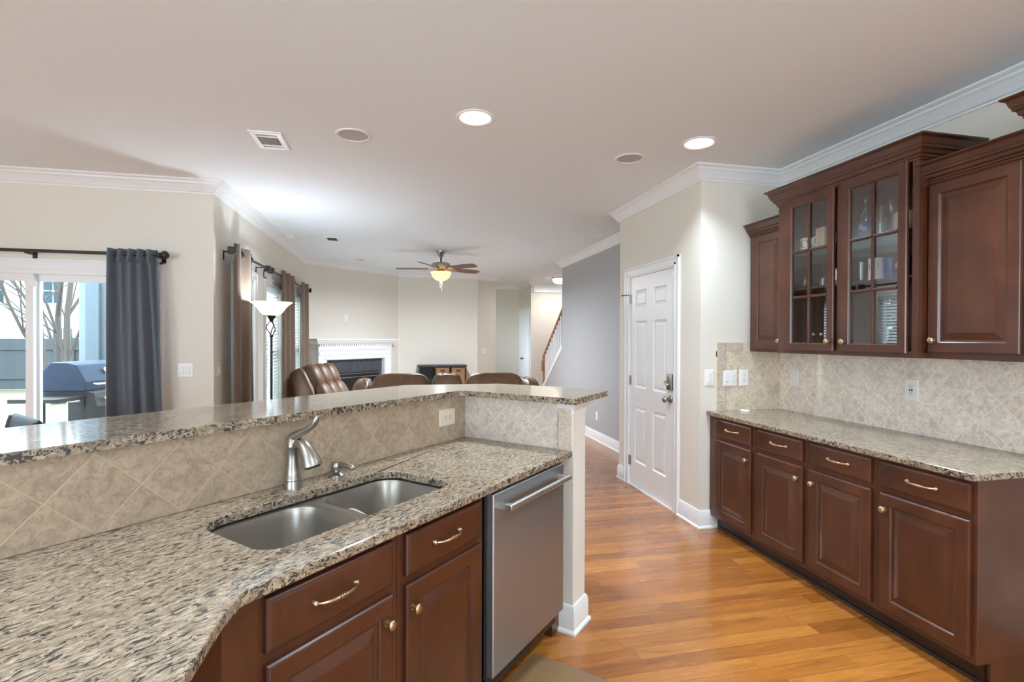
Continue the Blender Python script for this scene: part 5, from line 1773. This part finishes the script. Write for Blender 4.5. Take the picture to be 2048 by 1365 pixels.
OZ = 0.44
part('base', MB().box(-0.33, 0.40, -0.36, 0.36, 0.06, 0.36), M['leather'], rc, bevel=0.03)
part('seat', MB().ellipsoid((0.12, 0, 0.40), (0.40, 0.28, 0.11), 0.5, 32, 16, None, 0.01, 3), M['leather'], rc, smooth=80)
for kq, yy in enumerate((-0.185, 0.0, 0.185)):
    p = rcl((0.02, 0, 0.50))
    part('head_roll', MB().ellipsoid((p.x - 0.16, yy, p.z + OZ - 0.03), (0.135, 0.135, 0.185), 0.78, 26, 18, tl, 0.0, kq), M['leather'], rc, smooth=80)
    p = rcl((0.03, 0, 0.18))
    part('lumbar_pad', MB().ellipsoid((p.x - 0.13, yy, p.z + OZ), (0.11, 0.128, 0.22), 0.7, 26, 18, tl, 0.0, kq), M['leather'], rc, smooth=80)
for yy in (-0.325, 0.325):
    p = rcl((-0.01, 0, 0.34))
    part('side_wing', MB().ellipsoid((p.x - 0.19, yy, p.z + OZ - 0.05), (0.12, 0.07, 0.33), 0.5, 24, 18, tl, 0.0, 9), M['leather'], rc, smooth=80)
    part('armrest', MB().ellipsoid((0.10, yy * 1.12, 0.42), (0.46, 0.085, 0.20), 0.5, 28, 18, None, 0.01, 4), M['leather'], rc, smooth=80)
bs = MB(lambda x, y, z: tuple(rcl((x - 0.14, y, z)) + Vector((-0.17, 0, OZ - 0.03))))
bs.box(-0.05, 0.03, -0.36, 0.36, -0.02, 0.58)
part('back_shell', bs, M['leather'], rc, bevel=0.02)

# ------------------------------------------------------------------ dining chair by the patio door
dc = thing('dining_chair', 'blue grey sling chair back showing above the bar at far left', 'chair', (-2.59, 3.73, 0), rot=math.radians(223.5))
fr_ = MB()
for yy in (-0.27, 0.27):
    part('side_frame', MB().tube([(0.22, yy, 0.0), (0.20, yy, 0.40), (-0.16, yy, 0.42), (-0.25, yy, 0.86), (-0.262, yy, 0.90)], 0.013, 10), M['black'], dc, smooth=50)
    part('rear_leg', MB().tube([(-0.15, yy, 0.42), (-0.22, yy, 0.0)], 0.013, 10), M['black'], dc, smooth=50)
sg = MB()
sec = [(0.21, 0.425), (0.0, 0.405), (-0.15, 0.43), (-0.19, 0.55), (-0.225, 0.72), (-0.25, 0.87), (-0.262, 0.905), (-0.28, 0.915), (-0.295, 0.90), (-0.29, 0.875)]
loops = [[(x, -0.26, z) for x, z in sec] + [(x - 0.006, -0.26, z - 0.008) for x, z in reversed(sec)], [(x, 0.26, z) for x, z in sec] + [(x - 0.006, 0.26, z - 0.008) for x, z in reversed(sec)]]
sg.rings(loops)
part('sling', sg, M['sling'], dc, smooth=50)
part('top_rail', MB().tube([(-0.275, -0.28, 0.893), (-0.275, 0.28, 0.893)], 0.014, 12), M['black'], dc, smooth=40)

# ------------------------------------------------------------------ outdoors
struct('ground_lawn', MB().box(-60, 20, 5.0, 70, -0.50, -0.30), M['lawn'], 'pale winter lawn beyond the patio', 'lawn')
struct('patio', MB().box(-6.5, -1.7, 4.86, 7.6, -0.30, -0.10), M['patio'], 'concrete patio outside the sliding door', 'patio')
gr = thing('gas_grill', 'dark gas grill with a blue reflecting lid on the patio', 'grill', (-3.43, 6.56, -0.10), rot=math.radians(83))
b0 = MB().box(-0.30, 0.30, -0.22, 0.22, 0.86, 0.96)
part('cook_box', b0, M['grilldark'], gr, bevel=0.01)
lid = MB()
sec = [(-0.245, 0.96), (-0.245, 1.06), (-0.15, 1.24), (-0.05, 1.265), (0.10, 1.265), (0.245, 1.10), (0.245, 0.96)]
lid.rings([[(-0.36, y, z) for y, z in sec], [(0.36, y, z) for y, z in sec]])
ld = part('lid', lid, M['grillblue'], gr, bevel=0.012)
part('lid_handle', MB().tube([(-0.26, -0.26, 1.03), (-0.26, -0.31, 1.03), (0.26, -0.31, 1.03), (0.26, -0.26, 1.03)], 0.012, 10), M['chrome'], ld, smooth=40)
part('gauge', MB().lathe([(0.035, 0), (0.035, 0.012), (0, 0.014)], (0, -0.205, 1.16), (0, -0.88, 0.46), 20), M['chrome'], ld)
cp = MB()
sec = [(-0.25, 0.96), (-0.33, 0.94), (-0.36, 0.80), (-0.25, 0.78)]
cp.rings([[(-0.36, y, z) for y, z in sec], [(0.36, y, z) for y, z in sec]])
cpn = part('control_panel', cp, M['grilldark'], gr)
for xx in (-0.24, -0.08, 0.08, 0.24):
    part('control_knob', MB().lathe([(0.026, 0), (0.024, 0.026), (0.012, 0.03), (0, 0.03)], (xx, -0.346, 0.87), (0, -0.97, 0.2), 16), M['chrome'], cpn, smooth=40)
part('side_shelf', MB().box(-0.72, -0.34, -0.24, 0.22, 0.88, 0.92), M['grilldark'], gr, bevel=0.006)
part('side_shelf', MB().box(0.34, 0.72, -0.24, 0.22, 0.88, 0.92), M['grilldark'], gr, bevel=0.006)
for xx in (-0.33, 0.33):
    for yy in (-0.20, 0.20):
        part('leg', MB().box(xx - 0.018, xx + 0.018, yy - 0.018, yy + 0.018, 0.0, 0.87), M['grilldark'], gr)
part('cabinet_panel', MB().box(0.02, 0.33, -0.22, 0.2, 0.15, 0.80), M['grilldark'], gr)
part('bottom_rail', MB().box(-0.33, 0.33, -0.2, 0.2, 0.12, 0.15), M['grilldark'], gr)

ps = thing('porch_post', 'blue grey porch corner post outside the glass', 'post', (-3.7, 7.4, -0.1))
part('shaft', MB().box(-3.82, -3.68, 7.3, 7.44, -0.10, 3.2), M['post'], ps)
part('corner_board', MB().box(-3.90, -3.82, 7.32, 7.42, -0.10, 3.2), plain('pale_corner_board', (0.10, 0.125, 0.14), 0.6), ps)
part('return_wall', MB().box(-3.68, -3.60, 7.36, 7.44, -0.10, 3.2), plain('grey_return_board', (0.08, 0.10, 0.11), 0.6), ps)  # plain board, toned between the shaft and the corner board

fe = thing('fence', 'weathered blue grey board fence across the yard', 'fence', (-14, 19.5, -0.3))
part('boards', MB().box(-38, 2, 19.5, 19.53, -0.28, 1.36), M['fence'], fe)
x = -37.0
while x < 2:
    part('post', MB().box(x, x + 0.1, 19.42, 19.5, -0.3, 1.40), M['fence'], fe)
    x += 2.4
for z in (0.05, 1.0):
    part('rail', MB().box(-38, 2, 19.45, 19.5, z, z + 0.09), M['fence'], fe)


def house(org, w, d, h, mat, label, wins, ridge=2.2):
    x, y = org
    t = thing('house', label, 'house', (x, y, -0.3), group='neighbouring houses beyond the fence')
    part('walls', MB().box(x - w / 2, x + w / 2, y, y + d, -0.3, h), mat, t)
    rf = MB()
    rf.rings([[(x - w / 2 - 0.4, y - 0.5, h), (x - w / 2 - 0.4, y + d + 0.5, h), (x - w / 2 - 0.4, y + d / 2, h + ridge)], [(x + w / 2 + 0.4, y - 0.5, h), (x + w / 2 + 0.4, y + d + 0.5, h), (x + w / 2 + 0.4, y + d / 2, h + ridge)]])
    part('roof', rf, M['roof'], t)
    for (wx, wz) in wins:
        f = part('window', MB().box(x + wx - 0.62, x + wx + 0.62, y - 0.06, y, wz - 0.85, wz + 0.85), M['trim'], t)
        m_ = MB()
        for (a, b) in ((-0.5, -0.03), (0.03, 0.5)):
            for (c, d_) in ((-0.73, -0.03), (0.03, 0.73)):
                m_.box(x + wx + a, x + wx + b, y - 0.075, y - 0.05, wz + c, wz + d_)
        part('pane', m_, M['winblue'], f)


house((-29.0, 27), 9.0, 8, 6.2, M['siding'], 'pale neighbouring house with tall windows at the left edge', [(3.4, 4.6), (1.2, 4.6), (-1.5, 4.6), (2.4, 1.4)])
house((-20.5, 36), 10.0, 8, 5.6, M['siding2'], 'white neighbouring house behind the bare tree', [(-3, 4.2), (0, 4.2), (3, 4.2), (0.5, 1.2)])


def tree(x, y, h, seed, label, nst=3, spread=0.25):
    rnd = random.Random(seed)
    t = thing('bare_tree', label, 'tree', (x, y, -0.3), group='bare trees in the yard')
    tw = MB()
    tk_ = MB()

    def grow(p, d, L, r, lev, mb):
        n = 4
        pts = [p]
        q = Vector(p)
        dd = Vector(d)
        for i in range(n):
            dd = (dd + Vector((rnd.uniform(-1, 1), rnd.uniform(-1, 1), rnd.uniform(-0.3, 0.6))) * 0.12).normalized()
            q = q + dd * L / n
            pts.append(tuple(q))
        mb.tube(pts, [r * (1 - 0.45 * i / n) for i in range(n + 1)], 6)
        if lev <= 0:
            return
        for k_ in range(4 if lev > 1 else 3):
            b_ = Vector(pts[rnd.randint(1, n)])
            nd = (dd + Vector((rnd.uniform(-1, 1), rnd.uniform(-1, 1), rnd.uniform(-0.2, 0.7))) * 0.95).normalized()
            grow(tuple(b_), tuple(nd), L * rnd.uniform(0.5, 0.75), r * 0.45, lev - 1, tw)
    for k_ in range(nst):
        a = 6.28 * k_ / nst + rnd.uniform(-0.4, 0.4)
        grow((x + 0.08 * math.cos(a), y + 0.08 * math.sin(a), -0.3), (math.cos(a) * spread, math.sin(a) * spread, 1), h * 0.6, 0.085, 3, tk_)
    part('trunk', tk_, M['bark'], t, smooth=60)
    part('branches', tw, M['bark'], t, smooth=60)


tree(-8.6, 15.3, 7.5, 4, 'bare multi stemmed tree in front of the fence, right of the door stile')
tree(-14.2, 17.5, 7.0, 9, 'bare tree in front of the left house', 2, 0.35)
